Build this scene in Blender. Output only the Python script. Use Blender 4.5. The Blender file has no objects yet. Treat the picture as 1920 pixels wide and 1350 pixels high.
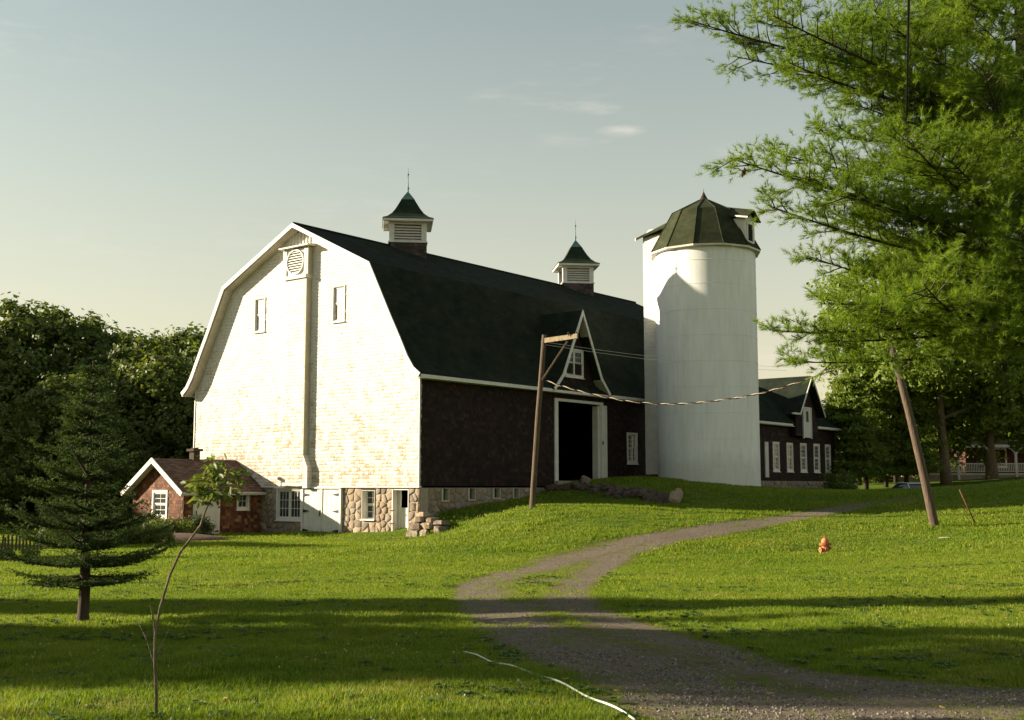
import bpy, math, random
import numpy as np
from mathutils import Vector, Matrix
R = math.radians
rng = np.random.default_rng(7)
random.seed(7)
scene = bpy.context.scene
col = scene.collection
# ------------------------------------------------------------------ camera, sky, sun, exposure
PITCH = math.atan(237 / 2141)
CP, SP = math.cos(PITCH), math.sin(PITCH)
EYE = 2.1
cd = bpy.data.cameras.new('camera'); cam = bpy.data.objects.new('camera', cd); col.objects.link(cam)
cam.location = (0, 0, EYE); cam.rotation_euler = (math.pi / 2 + PITCH, 0, 0)
cd.sensor_width = 36; cd.lens = 36 * 2141 / 1920; cd.clip_start = .1; cd.clip_end = 6000
scene.camera = cam
SUN_EL = R(18.2)
TO_SUN = Vector((-.994 * math.cos(SUN_EL), .11 * math.cos(SUN_EL), math.sin(SUN_EL))).normalized()
sd = bpy.data.lights.new('sun', 'SUN'); sun = bpy.data.objects.new('sun', sd); col.objects.link(sun)
sd.energy = 5.0; sd.angle = R(.55); sd.color = (1, .86, .64)
sun.rotation_euler = TO_SUN.to_track_quat('Z', 'Y').to_euler()
w = bpy.data.worlds.new('World'); scene.world = w; w.use_nodes = True
nt = w.node_tree; nt.nodes.clear()
def wn(t, **k):
    n = nt.nodes.new(t)
    for a, b in k.items(): setattr(n, a, b)
    return n
sky = wn('ShaderNodeTexSky', sky_type='NISHITA', sun_disc=False, sun_elevation=SUN_EL,
         sun_rotation=math.atan2(TO_SUN.x, TO_SUN.y), air_density=2.0, dust_density=3.0, ozone_density=1.0, altitude=3000)
tint = wn('ShaderNodeMix', data_type='RGBA', blend_type='MULTIPLY'); tint.inputs[0].default_value = 1
nt.links.new(sky.outputs[0], tint.inputs[6]); tint.inputs[7].default_value = (1.05, .865, .66, 1)
bg = wn('ShaderNodeBackground'); bg.inputs[1].default_value = .066
out = wn('ShaderNodeOutputWorld')
# thin evening cloud wisps, white-pink, in the clear part of the sky
tc = wn('ShaderNodeTexCoord'); mp = wn('ShaderNodeMapping'); mp.inputs['Scale'].default_value = (9, 9, 46)
nz = wn('ShaderNodeTexNoise'); nz.inputs['Scale'].default_value = 2.6; nz.inputs['Detail'].default_value = 6; nz.inputs['Roughness'].default_value = .62
nt.links.new(tc.outputs['Generated'], mp.inputs[0]); nt.links.new(mp.outputs[0], nz.inputs[0])
rp = wn('ShaderNodeValToRGB'); rp.color_ramp.elements[0].position = .50; rp.color_ramp.elements[1].position = .80
nt.links.new(nz.outputs[0], rp.inputs[0])
mp2 = wn('ShaderNodeMapping'); mp2.inputs['Scale'].default_value = (2.2, 2.2, 7)
nz2 = wn('ShaderNodeTexNoise'); nz2.inputs['Scale'].default_value = 1.6
nt.links.new(tc.outputs['Generated'], mp2.inputs[0]); nt.links.new(mp2.outputs[0], nz2.inputs[0])
rp2 = wn('ShaderNodeValToRGB'); rp2.color_ramp.elements[0].position = .52; rp2.color_ramp.elements[1].position = .70
nt.links.new(nz2.outputs[0], rp2.inputs[0])
mm = wn('ShaderNodeMath', operation='MULTIPLY'); nt.links.new(rp.outputs[0], mm.inputs[0]); nt.links.new(rp2.outputs[0], mm.inputs[1])
wisps = None
def wdir(x, y):
    d = Vector(((x - 960) / 2141, CP - (675 - y) / 2141 * SP, SP + (675 - y) / 2141 * CP)); return d.normalized()
for (wx, wy, sx_, sz_, am) in [(1128, 204, 40, 10, .9), (1165, 245, 48, 9, 1.2), (965, 190, 60, 12, .4), (1070, 195, 50, 12, .4), (1380, 283, 50, 14, .6), (1060, 262, 80, 12, .3), (1445, 665, 60, 26, .8), (905, 182, 50, 12, .3)]:
    mpw = wn('ShaderNodeMapping', vector_type='POINT'); d_ = wdir(wx, wy); am *= .62; sc_ = (2141 / sx_ * 1.2, 2141 / sx_ * 1.2, 2141 / sz_)
    mpw.inputs['Scale'].default_value = sc_; mpw.inputs['Location'].default_value = tuple(-a * b for a, b in zip(d_, sc_)); nt.links.new(tc.outputs['Generated'], mpw.inputs[0])
    ln_ = wn('ShaderNodeVectorMath', operation='LENGTH'); nt.links.new(mpw.outputs[0], ln_.inputs[0])
    mr_ = wn('ShaderNodeMapRange', interpolation_type='SMOOTHSTEP'); nt.links.new(ln_.outputs['Value'], mr_.inputs[0]); mr_.inputs[1].default_value = 1.5; mr_.inputs[2].default_value = .0; mr_.inputs[3].default_value = 0; mr_.inputs[4].default_value = am
    if wisps is None: wisps = mr_.outputs[0]
    else:
        ad_ = wn('ShaderNodeMath', operation='ADD'); nt.links.new(wisps, ad_.inputs[0]); nt.links.new(mr_.outputs[0], ad_.inputs[1]); wisps = ad_.outputs[0]
mm3 = wn('ShaderNodeMath', operation='MULTIPLY'); nt.links.new(mm.outputs[0], mm3.inputs[0]); mm3.inputs[1].default_value = .25
rp3 = wn('ShaderNodeValToRGB'); rp3.color_ramp.elements[0].position = .38; rp3.color_ramp.elements[1].position = .72; nt.links.new(nz.outputs[0], rp3.inputs[0])
mm4 = wn('ShaderNodeMath', operation='MULTIPLY'); nt.links.new(wisps, mm4.inputs[0]); nt.links.new(rp3.outputs[0], mm4.inputs[1])
mm2 = wn('ShaderNodeMath', operation='ADD', use_clamp=True); nt.links.new(mm3.outputs[0], mm2.inputs[0]); nt.links.new(mm4.outputs[0], mm2.inputs[1])
cl = wn('ShaderNodeMix', data_type='RGBA'); nt.links.new(mm2.outputs[0], cl.inputs[0]); 
# pale evening haze low in the sky, all the way round
sxz = wn('ShaderNodeSeparateXYZ'); nt.links.new(tc.outputs['Generated'], sxz.inputs[0])
hz_ = wn('ShaderNodeMapRange', interpolation_type='SMOOTHSTEP'); nt.links.new(sxz.outputs[2], hz_.inputs[0]); hz_.inputs[1].default_value = .0; hz_.inputs[2].default_value = .42; hz_.inputs[3].default_value = .6; hz_.inputs[4].default_value = .08
hm_ = wn('ShaderNodeMix', data_type='RGBA'); nt.links.new(hz_.outputs[0], hm_.inputs[0]); nt.links.new(tint.outputs[2], hm_.inputs[6]); hm_.inputs[7].default_value = (3.35, 3.2, 2.85, 1)
nt.links.new(hm_.outputs[2], cl.inputs[6])
cl.inputs[7].default_value = (4.6, 4.2, 3.7, 1)
nt.links.new(cl.outputs[2], bg.inputs[0]); nt.links.new(bg.outputs[0], out.inputs[0])
vs = scene.view_settings; vs.view_transform = 'Standard'; vs.look = 'None'; vs.exposure = 1.6; vs.gamma = 1; vs.use_curve_mapping = False
scene.cycles.max_bounces = 6; scene.cycles.transparent_max_bounces = 4; scene.cycles.caustics_reflective = False; scene.cycles.caustics_refractive = False

# ------------------------------------------------------------------ measuring helpers (a photo ray met with a real plane)
def ray(x, y):
    dx = (x - 960) / 2141; dy = (675 - y) / 2141
    return Vector((dx, CP - dy * SP, SP + dy * CP))
def atY(x, y, Y):
    r = ray(x, y); P = r * (Y / r.y); P.z += EYE
    return P
C0 = Vector((-4.02, 50.0)); U = Vector((.6225, .7826)); V = Vector((-.7826, .6225))
BROT = math.atan2(.7826, .6225)
def loc2w(s, t): p = C0 + U * s + V * t; return (p.x, p.y)

# ------------------------------------------------------------------ tagging
def tag(o, label=None, cat=None, group=None, kind=None):
    if label: o['label'] = label
    if cat: o['category'] = cat
    if group: o['group'] = group
    if kind: o['kind'] = kind
    return o
def thing(name, label, cat, loc=(0, 0, 0), rz=0, group=None):
    o = bpy.data.objects.new(name, None); col.objects.link(o); o.empty_display_size = .3
    o.location = loc; o.rotation_euler = (0, 0, rz)
    return tag(o, label, cat, group)
def link(name, me, parent=None, loc=None, rot=None, scl=None):
    o = bpy.data.objects.new(name, me); col.objects.link(o)
    if parent: o.parent = parent
    if loc is not None: o.location = loc
    if rot is not None: o.rotation_euler = rot
    if scl is not None: o.scale = scl
    return o
def children_of(o): return [c for c in bpy.data.objects if c.parent == o]
def copy_tree(o, parent=None):
    kids = KIDS.get(o.name) or KIDS.setdefault(o.name, children_of(o))
    c = o.copy(); col.objects.link(c); c.parent = parent
    for k in kids: copy_tree(k, c)
    return c
KIDS = {}

# ------------------------------------------------------------------ materials
class NB:
    def __init__(s, name):
        s.m = bpy.data.materials.new(name); s.m.use_nodes = True; s.t = s.m.node_tree; s.t.nodes.clear()
        s.out = s.n('ShaderNodeOutputMaterial')
    def n(s, t, **k):
        n = s.t.nodes.new(t)
        for a, b in k.items(): setattr(n, a, b)
        return n
    def l(s, a, b): s.t.links.new(a, b)
    def noise(s, scale, detail=4, rough=.55, vec=None, sc=(1, 1, 1), obj=True):
        t = s.n('ShaderNodeTexCoord'); mpn = s.n('ShaderNodeMapping'); mpn.inputs['Scale'].default_value = sc
        s.l(t.outputs['Object'] if obj else vec, mpn.inputs[0])
        z = s.n('ShaderNodeTexNoise'); z.inputs['Scale'].default_value = scale; z.inputs['Detail'].default_value = detail
        z.inputs['Roughness'].default_value = rough; s.l(mpn.outputs[0], z.inputs[0]); return z.outputs[0]
    def world_noise(s, scale, detail=4, rough=.55, sc=(1, 1, 1)):
        g = s.n('ShaderNodeNewGeometry'); return s.noise(scale, detail, rough, vec=g.outputs['Position'], sc=sc, obj=False)
    def ramp(s, f, stops):
        r = s.n('ShaderNodeValToRGB'); e = r.color_ramp.elements
        while len(e) < len(stops): e.new(.5)
        for i, (p, c) in enumerate(stops):
            e[i].position = p; e[i].color = (*c, 1) if hasattr(c, '__len__') else (c, c, c, 1)
        s.l(f, r.inputs[0]); return r.outputs[0]
    def mix(s, f, a, b, mode='MIX'):
        x = s.n('ShaderNodeMix', data_type='RGBA', blend_type=mode)
        for i, v in ((0, f), (6, a), (7, b)):
            if hasattr(v, 'is_output'): s.l(v, x.inputs[i])
            elif i == 0: x.inputs[0].default_value = v
            else: x.inputs[i].default_value = (*v, 1) if len(v) == 3 else v
        return x.outputs[2]
    def math(s, op, a, b=0., c=None, clamp=False):
        x = s.n('ShaderNodeMath', operation=op, use_clamp=clamp)
        for i, v in enumerate((a, b, c)):
            if v is None: continue
            if hasattr(v, 'is_output'): s.l(v, x.inputs[i])
            else: x.inputs[i].default_value = v
        return x.outputs[0]
    def rnd(s):
        g = s.n('ShaderNodeNewGeometry'); o = s.n('ShaderNodeObjectInfo')
        return s.math('FRACT', s.math('ADD', g.outputs['Random Per Island'], o.outputs['Random']))
    def attr(s, name):
        a = s.n('ShaderNodeAttribute', attribute_name=name); return a.outputs['Fac']
    def bump(s, h, st=.3, dist=.02):
        b = s.n('ShaderNodeBump'); b.inputs['Strength'].default_value = st; b.inputs['Distance'].default_value = dist
        s.l(h, b.inputs['Height']); return b.outputs[0]
    def pbr(s, c, rough=.8, metal=0, nrm=None, spec=.3):
        p = s.n('ShaderNodeBsdfPrincipled')
        if hasattr(c, 'is_output'): s.l(c, p.inputs['Base Color'])
        else: p.inputs['Base Color'].default_value = (*c, 1)
        if hasattr(rough, 'is_output'): s.l(rough, p.inputs['Roughness'])
        else: p.inputs['Roughness'].default_value = rough
        p.inputs['Metallic'].default_value = metal; p.inputs['Specular IOR Level'].default_value = spec
        if nrm is not None: s.l(nrm, p.inputs['Normal'])
        return p.outputs[0]
    def done(s, sh): s.l(sh, s.out.inputs[0]); return s.m

def m_simple(name, c, rough=.8, var=.25, scale=3, bs=.2, metal=0, spec=.3):
    b = NB(name); f = b.noise(scale, 5, .6)
    lo = tuple(x * (1 - var) for x in c); hi = tuple(min(1, x * (1 + var)) for x in c)
    return b.done(b.pbr(b.ramp(f, [(.3, lo), (.7, hi)]), rough, metal, b.bump(b.noise(scale * 6, 4), bs, .01), spec))
def m_leaf(name, cs, trans=.35, rough=.55, patch=None):
    """cs: dark..light stops; each leaf picks one, so clumps stay mottled"""
    b = NB(name); r = b.rnd()
    if patch: r = b.math('ADD', b.math('MULTIPLY', r, .6), b.math('MULTIPLY', b.world_noise(patch, 2), .55), clamp=True)
    c = b.ramp(r, [(i / (len(cs) - 1), x) for i, x in enumerate(cs)])
    d = b.pbr(c, rough, spec=.25); t = b.n('ShaderNodeBsdfTranslucent')
    b.l(b.mix(1., c, (1.5, 1.45, .7), 'MULTIPLY'), t.inputs[0])
    mx = b.n('ShaderNodeMixShader'); mx.inputs[0].default_value = trans
    b.l(d, mx.inputs[1]); b.l(t.outputs[0], mx.inputs[2])
    return b.done(mx.outputs[0])
def m_bark(name, lo, hi, sc=(6, 6, 1.2)):
    b = NB(name); f = b.noise(3, 6, .65, sc=sc)
    return b.done(b.pbr(b.ramp(f, [(.3, lo), (.68, hi)]), .9, nrm=b.bump(f, .8, .04)))
def m_shingle(name, stops, dirt=(.1, .05, .03), rough=.85, hgrad=None, spots=.0):
    b = NB(name); r = b.rnd()
    r2 = b.math('ADD', b.math('MULTIPLY', r, .72), b.math('MULTIPLY', b.noise(.5, 4), .28))
    c = b.ramp(r2, stops)
    if hgrad:   # paint worn more towards the weathered lower courses
        t = b.n('ShaderNodeTexCoord'); sx = b.n('ShaderNodeSeparateXYZ'); b.l(t.outputs['Object'], sx.inputs[0])
        g = b.n('ShaderNodeNewGeometry')
        sp = b.n('ShaderNodeSeparateXYZ'); b.l(g.outputs['Position'], sp.inputs[0])
        hh = b.n('ShaderNodeMapRange'); b.l(sp.outputs[2], hh.inputs[0]); hh.inputs[1].default_value = hgrad[1]; hh.inputs[2].default_value = hgrad[0]
        nn = b.world_noise(1.1, 5, .7)
        fl = b.world_noise(13, 5, .78, sc=(1, 1, 3.2))
        cf = b.math('FRACT', b.math('MULTIPLY', b.math('SUBTRACT', sp.outputs[2], 2.12), 1 / .165))
        butt_shade = b.ramp(cf, [(.0, .085), (.42, .02), (.6, .0)])  # exposed butts plus a painted shadow line along each course's lower edge
        wear_shade = b.math('ADD', b.math('ADD', b.math('MULTIPLY', b.math('POWER', hh.outputs[0], 1.5), .15), butt_shade), b.math('MULTIPLY', nn, .28))
        k = b.math('ADD', b.math('ADD', wear_shade, b.math('MULTIPLY', fl, .95)), b.math('MULTIPLY', r, .16))
        m = b.ramp(k, [(.80, 0.), (.93, 1.)])
        c = b.mix(m, c, dirt)
        kn = b.math('ADD', b.world_noise(7.5, 3, .6), b.math('MULTIPLY', nn, .12))
        c = b.mix(b.ramp(kn, [(.735, 0.), (.79, .85)]), c, (.20, .13, .075))
    st = b.noise(30, 3, .6, sc=(1, 1, .15))
    c = b.mix(.35, c, b.ramp(st, [(.35, .55), (.65, 1.)]), 'MULTIPLY')
    return b.done(b.pbr(c, rough, nrm=b.bump(st, .35, .01)))
def m_roof(name, lo, hi, axis='x', cw=.3, ch=.14, rough=.95, spec=.1):
    """asphalt shingle courses: colour grain and a shallow course relief"""
    b = NB(name); f = b.noise(1.2, 5, .6); g = b.noise(60, 2)
    t = b.n('ShaderNodeTexCoord'); sx = b.n('ShaderNodeSeparateXYZ'); b.l(t.outputs['Object'], sx.inputs[0])
    z = b.math('FRACT', b.math('MULTIPLY', sx.outputs[2], 1 / ch))
    vo = b.n('ShaderNodeTexVoronoi'); vo.inputs['Scale'].default_value = 1
    mpn = b.n('ShaderNodeMapping'); mpn.inputs['Scale'].default_value = (1 / cw, 1 / cw, 1 / ch); b.l(t.outputs['Object'], mpn.inputs[0]); b.l(mpn.outputs[0], vo.inputs[0])
    c = b.mix(b.ramp(f, [(.3, 0.), (.7, 1.)]), lo, hi)
    c = b.mix(.45, c, b.ramp(vo.outputs['Color'], [(.0, .45), (1., 1.3)]), 'MULTIPLY')
    c = b.mix(.5, c, b.ramp(z, [(0., .5), (.12, 1.), (1., 1.)]), 'MULTIPLY')
    return b.done(b.pbr(c, rough, nrm=b.bump(b.math('ADD', z, b.math('MULTIPLY', g, .5)), .5, .02), spec=spec))
M = {}
M['white_trim'] = m_simple('white_trim', (.60, .58, .53), .6, .1, 4, .1)
M['old_white'] = m_simple('old_white', (.60, .56, .49), .7, .16, 2.5, .2)
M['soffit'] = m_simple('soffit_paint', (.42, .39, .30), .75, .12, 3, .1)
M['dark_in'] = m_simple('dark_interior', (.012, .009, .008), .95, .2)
M['black_iron'] = m_simple('black_iron', (.02, .02, .022), .5, .2, 8, .1, .6)
M['glass'] = m_simple('window_glass', (.035, .038, .04), .12, .3, 1.2, .0, 0, .6)
M['blind'] = m_simple('window_blind', (.20, .19, .165), .3, .12, 1.2, 0, 0, .5)
M['gable_shingle'] = m_shingle('white_painted_shingle', [(0, (.52, .47, .40)), (.2, (.68, .65, .60)), (1, (.76, .73, .68))], dirt=(.34, .225, .13), hgrad=(1.5, 13.))
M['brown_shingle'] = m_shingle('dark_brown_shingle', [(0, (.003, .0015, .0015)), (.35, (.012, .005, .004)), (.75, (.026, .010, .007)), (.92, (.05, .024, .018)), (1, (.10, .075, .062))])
M['red_shingle'] = m_shingle('red_brown_shingle', [(0, (.035, .014, .008)), (.35, (.09, .034, .016)), (.7, (.16, .062, .028)), (1, (.36, .22, .12))])
M['hut_roof'] = m_shingle('hut_roof_shingle', [(0, (.05, .030, .022)), (.5, (.09, .055, .042)), (1, (.15, .10, .08))])
M['roof_green'] = m_roof('barn_roof_asphalt', (.013, .018, .013), (.024, .030, .021), cw=.34, ch=.17, spec=.04)
M['silo_roof'] = m_roof('silo_roof_asphalt', (.022, .027, .014), (.044, .050, .025), cw=.22, ch=.16)
M['cup_roof'] = m_roof('cupola_roof_asphalt', (.014, .024, .015), (.028, .042, .024), cw=.2, ch=.13)
M['copper'] = m_simple('weathered_copper', (.10, .19, .15), .6, .25, 5, .2, .3)
M['rust_tin'] = m_simple('rusty_tin', (.045, .022, .02), .6, .35, 5, .2, .3)
def m_silo():
    b = NB('silo_paint'); f = b.noise(.9, 5, .6, sc=(1, 1, .35)); s2 = b.noise(5, 4, .6, sc=(1, 1, .12))
    c = b.ramp(f, [(.3, (.68, .69, .68)), (.7, (.76, .77, .76))])
    c = b.mix(.22, c, b.ramp(s2, [(.35, (.62, .58, .50)), (.6, (1, 1, 1))]), 'MULTIPLY')
    rs_ = b.noise(2.2, 6, .7, sc=(1, 1, .07)); c = b.mix(b.ramp(rs_, [(.60, 0.), (.78, .35)]), c, (.42, .33, .22))
    t = b.n('ShaderNodeTexCoord'); sx = b.n('ShaderNodeSeparateXYZ'); b.l(t.outputs['Object'], sx.inputs[0])
    dz = b.math('SUBTRACT', b.math('ADD', 3.1, b.math('MULTIPLY', b.noise(1.5, 4), 1.6)), sx.outputs[2], clamp=True)
    c = b.mix(b.math('MULTIPLY', dz, .30), c, (.30, .29, .20))
    return b.done(b.pbr(c, .6, nrm=b.bump(b.noise(14, 4), .25, .01)))
M['silo'] = m_silo()
def m_stone():
    b = NB('field_stone'); r = b.rnd(); n = b.noise(5, 6, .65); n2 = b.noise(30, 4)
    c = b.ramp(r, [(0, (.20, .155, .115)), (.3, (.31, .235, .165)), (.55, (.24, .21, .18)), (.8, (.38, .29, .20)), (1, (.16, .13, .11))])
    c = b.mix(.6, c, b.ramp(n, [(.3, .55), (.7, 1.2)]), 'MULTIPLY')
    return b.done(b.pbr(c, .9, nrm=b.bump(b.math('ADD', n, b.math('MULTIPLY', n2, .3)), .9, .05)))
M['stone'] = m_stone()
M['bank_stone'] = m_simple('shaded_bank_stone', (.085, .062, .052), .95, .45, 4, .8)  # darker version of the field stone, with the bank's shade put into its colour
M['mortar'] = m_simple('lime_mortar', (.30, .255, .20), .95, .25, 6, .6)
M['brick'] = m_simple('house_brick', (.055, .022, .014), .85, .3, 9, .4)
M['pole_wood'] = m_bark('weathered_pole_wood', (.045, .030, .021), (.135, .097, .067), (9, 9, .5))
M['bark'] = m_bark('grey_brown_bark', (.06, .045, .03), (.20, .15, .10))
M['bark_dark'] = m_bark('dark_bark', (.025, .018, .012), (.075, .052, .035))
M['new_wood'] = m_bark('pale_timber', (.25, .19, .12), (.42, .33, .22), (3, 3, 3))
M['board_white'] = m_simple('white_board', (.54, .52, .47), .6, .12, 1.6, .15)
M['leaf_forest'] = m_leaf('forest_leaves', [(.032, .052, .011), (.064, .098, .018), (.105, .14, .027), (.17, .19, .04)], .34, patch=.08)
M['leaf_maple'] = m_leaf('maple_leaves', [(.050, .088, .014), (.10, .155, .022), (.155, .21, .034), (.20, .24, .045)], .42, patch=.15)
M['leaf_sap'] = m_leaf('sapling_leaves', [(.07, .10, .02), (.12, .16, .035), (.17, .21, .05)], .4)
M['leaf_shrub'] = m_leaf('shrub_leaves', [(.04, .07, .014), (.09, .13, .022), (.16, .19, .035)], .3, patch=1.)
M['needle_pine'] = m_leaf('white_pine_needles', [(.028, .060, .006), (.070, .135, .010), (.135, .215, .016), (.25, .31, .035)], .48, patch=.9)
M['needle_spruce'] = m_leaf('spruce_needles', [(.010, .024, .006), (.022, .045, .010), (.045, .080, .016), (.11, .145, .034)], .22, rough=.8, patch=2.)
M['needle_grove'] = m_leaf('grove_pine_needles', [(.05, .085, .014), (.10, .15, .022), (.17, .21, .035)], .4, patch=.2)

# ------------------------------------------------------------------ mesh builders
def mesh_np(name, verts, faces, mat=None, smooth=False, attrs=None):
    """verts (n,3), faces (m,k) array or list of arrays with constant k"""
    fl = faces if isinstance(faces, list) else [faces]
    me = bpy.data.meshes.new(name); verts = np.asarray(verts, np.float32)
    me.vertices.add(len(verts)); me.vertices.foreach_set('co', verts.ravel())
    tot = sum(f.size for f in fl); nf = sum(len(f) for f in fl)
    me.loops.add(tot); me.polygons.add(nf)
    me.loops.foreach_set('vertex_index', np.concatenate([f.ravel() for f in fl]).astype(np.int32))
    ls = []; st = 0
    for f in fl:
        ls.append(st + np.arange(len(f)) * f.shape[1]); st += f.size
    me.polygons.foreach_set('loop_start', np.concatenate(ls).astype(np.int32))
    if smooth: me.polygons.foreach_set('use_smooth', np.ones(nf, bool))
    me.update(calc_edges=True)
    for k, v in (attrs or {}).items():
        a = me.attributes.new(k, 'FLOAT', 'POINT'); a.data.foreach_set('value', np.asarray(v, np.float32))
    if mat: me.materials.append(mat)
    return me
class MB:
    def __init__(s, f=None):
        s.v = []; s.f = []; s.map = f; s.flip = False
        if f:
            o = Vector(f(0, 0, 0)); a = Vector(f(1, 0, 0)) - o; b = Vector(f(0, 1, 0)) - o; c = Vector(f(0, 0, 1)) - o
            s.flip = a.cross(b).dot(c) < 0
    def add(s, vs, fs):
        n = len(s.v); s.v += [tuple(s.map(*p)) if s.map else tuple(p) for p in vs]
        s.f += [tuple(n + i for i in (reversed(f) if s.flip else f)) for f in fs]
    def box(s, a0, a1, b0, b1, c0, c1):
        s.add([(a0, b0, c0), (a1, b0, c0), (a1, b1, c0), (a0, b1, c0), (a0, b0, c1), (a1, b0, c1), (a1, b1, c1), (a0, b1, c1)],
              [(3, 2, 1, 0), (4, 5, 6, 7), (0, 1, 5, 4), (1, 2, 6, 5), (2, 3, 7, 6), (3, 0, 4, 7)]); return s
    def prism(s, poly, c0, c1, order='abc'):
        """poly in the first two axes, extruded along the third"""
        n = len(poly)
        s.add([(p[0], p[1], c0) for p in poly] + [(p[0], p[1], c1) for p in poly],
              [tuple(reversed(range(n))), tuple(range(n, 2 * n))] + [(i, (i + 1) % n, n + (i + 1) % n, n + i) for i in range(n)]); return s
    def tube(s, pts, rad, n=8, cap=True):
        pts = [Vector(p) for p in pts]
        if not hasattr(rad, '__len__'): rad = [rad] * len(pts)
        vs = []; prev = None
        for i, p in enumerate(pts):
            d = (pts[min(i + 1, len(pts) - 1)] - pts[max(i - 1, 0)]).normalized()
            ref = prev if prev is not None and abs(prev.dot(d)) < .95 else (Vector((1, 0, 0)) if abs(d.x) < .8 else Vector((0, 1, 0)))
            a = (ref - d * ref.dot(d)).normalized(); b = d.cross(a); prev = a
            for k in range(n):
                t = 2 * math.pi * k / n; vs.append(p + (a * math.cos(t) + b * math.sin(t)) * rad[i])
        fs = []
        for i in range(len(pts) - 1):
            for k in range(n): fs.append((i * n + k, i * n + (k + 1) % n, (i + 1) * n + (k + 1) % n, (i + 1) * n + k))
        if cap: fs += [tuple(reversed(range(n))), tuple(range((len(pts) - 1) * n, len(pts) * n))]
        s.add(vs, fs); return s
    def lathe(s, prof, n=24, c=(0, 0), off=0.):
        vs = []
        for r, z in prof:
            for k in range(n):
                t = 2 * math.pi * k / n + off; vs.append((c[0] + r * math.cos(t), c[1] + r * math.sin(t), z))
        fs = []
        for i in range(len(prof) - 1):
            for k in range(n): fs.append((i * n + k, i * n + (k + 1) % n, (i + 1) * n + (k + 1) % n, (i + 1) * n + k))
        fs += [tuple(reversed(range(n))), tuple(range((len(prof) - 1) * n, len(prof) * n))]
        s.add(vs, fs); return s
    def mesh(s, name, mat, smooth=False, bevel=0):
        me = bpy.data.meshes.new(name); me.from_pydata(s.v, [], s.f)
        if smooth: me.polygons.foreach_set('use_smooth', [True] * len(me.polygons))
        me.materials.append(M[mat] if isinstance(mat, str) else mat); me.update(); return me
    def build(s, name, mat, parent=None, smooth=False, loc=None, rot=None):
        return link(name, s.mesh(name, mat, smooth), parent, loc, rot)
def smooth_auto(o, ang=35):
    me = o.data; me.polygons.foreach_set('use_smooth', [True] * len(me.polygons))
    try: me.set_sharp_from_angle(angle=R(ang))
    except Exception: pass

# ------------------------------------------------------------------ terrain
CT = [(0, -10, 0.5), (-15, -10, 0.4), (15, -10, 0.6), (0, 0, 0.5), (-8, 0, 0.45), (8, 0, 0.55), (0, 8, 0.5), (-8, 8, 0.4), (8, 8, 0.58), (0, 15, 0.3), (-6, 15, 0.22), (8, 15, 0.45), (-20, 15, 0.1), (20, 15, 0.9), (0, 25, 0), (-12, 25, -0.1), (12, 25, 0.25), (-30, 25, -0.3), (30, 25, 1.4), (10.3, 38, 0), (0, 38, -0.05), (-12, 38, -0.25), (-25, 40, -0.35), (15.75, 43, 0.6), (18.9, 42.6, 0.7), (23, 38, 1), (22, 49.3, 1.5), (27, 60, 2.35), (21, 57, 1.85), (32, 50, 2.3), (0.84, 48, 1.19), (5.4, 49, 1.25), (11, 48.4, 1.05), (-2.3, 49.4, 0.42), (-0.7, 49.1, 0.85), (-4.3, 49.8, 0.05), (3.4, 54, 1.5), (6.6, 51.3, 1.3), (4.6, 55.6, 2.15), (8.1, 53.2, 1.75), (17, 62, 1.9), (24, 80, 1.85), (30, 85, 1.9), (20, 70, 1.75), (34.8, 92, 2.2), (40.7, 98, 2.78), (46, 108, 2.85), (27, 76, 1.8), (-15, 75, 0), (-30, 60, -0.3), (-40, 80, 0.5), (-30, 110, 3), (-60, 60, 0), (-60, 110, 3), (60, 110, 3.5), (0, 120, 2), (52, 70, 3.6), (8, 60, 2.5), (13.2, 59.3, 1.96), (-6.68, 51.48, -0.05), (-10.59, 54.59, -0.12), (-16.85, 59.57, -0.2), (-14.02, 50.28, -0.22), (-8.7, 47.33, -0.12), (-16.52, 53.56, -0.2), (-3.05, 50.89, 0.86), (-2.24, 51.91, 1.07), (-0.75, 53.79, 1.35), (1.18, 56.21, 1.68), (2.49, 57.86, 2.2), (4.08, 58.89, 2.38), (5.27, 60.88, 2.5), (6.95, 62.99, 2.6), (-5.3, 61.24, 0.5), (2.17, 70.63, 1.5), (12.33, 68.94, 2)]
CT = np.array(CT)
def _phi(r2): return np.where(r2 > 0, .5 * r2 * np.log(r2 + 1e-12), 0)
_n = len(CT)
_K = _phi(((CT[:, None, :2] - CT[None, :, :2]) ** 2).sum(-1)) + np.eye(_n) * .02
_P = np.c_[np.ones(_n), CT[:, :2]]
_W = np.linalg.solve(np.block([[_K, _P], [_P.T, np.zeros((3, 3))]]), np.r_[CT[:, 2], 0, 0, 0])
def H(X, Y):
    X = np.asarray(X, float); Y = np.asarray(Y, float); sh = X.shape; x = X.ravel(); y = Y.ravel(); z = np.empty(len(x))
    for i in range(0, len(x), 20000):
        xx = x[i:i + 20000]; yy = y[i:i + 20000]
        z[i:i + 20000] = _phi((xx[:, None] - CT[:, 0]) ** 2 + (yy[:, None] - CT[:, 1]) ** 2) @ _W[:_n] + _W[_n] + _W[_n + 1] * xx + _W[_n + 2] * yy
    d = np.hypot(x, y - 50); b = np.clip((d - 60) / 60, 0, 1); b = b * b * (3 - 2 * b)
    z = z * (1 - b) + 2.6 * b
    z -= .93 * np.exp(-(((x - 24.5) / 3.5) ** 2 + ((y - 71) / 3.5) ** 2))
    z += .012 * np.sin(x * 1.7 + 1.3 * np.sin(y * .9)) + .012 * np.sin(y * 1.3 + 1.1 * np.sin(x * .8 + 2))   # lawn unevenness
    z -= .10 * np.exp(-(((x - 10.3) / 1.1) ** 2 + ((y - 38.2) / 1.1) ** 2))
    return z.reshape(sh)
def h(x, y): return float(H(np.array([x]), np.array([y]))[0])
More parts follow.
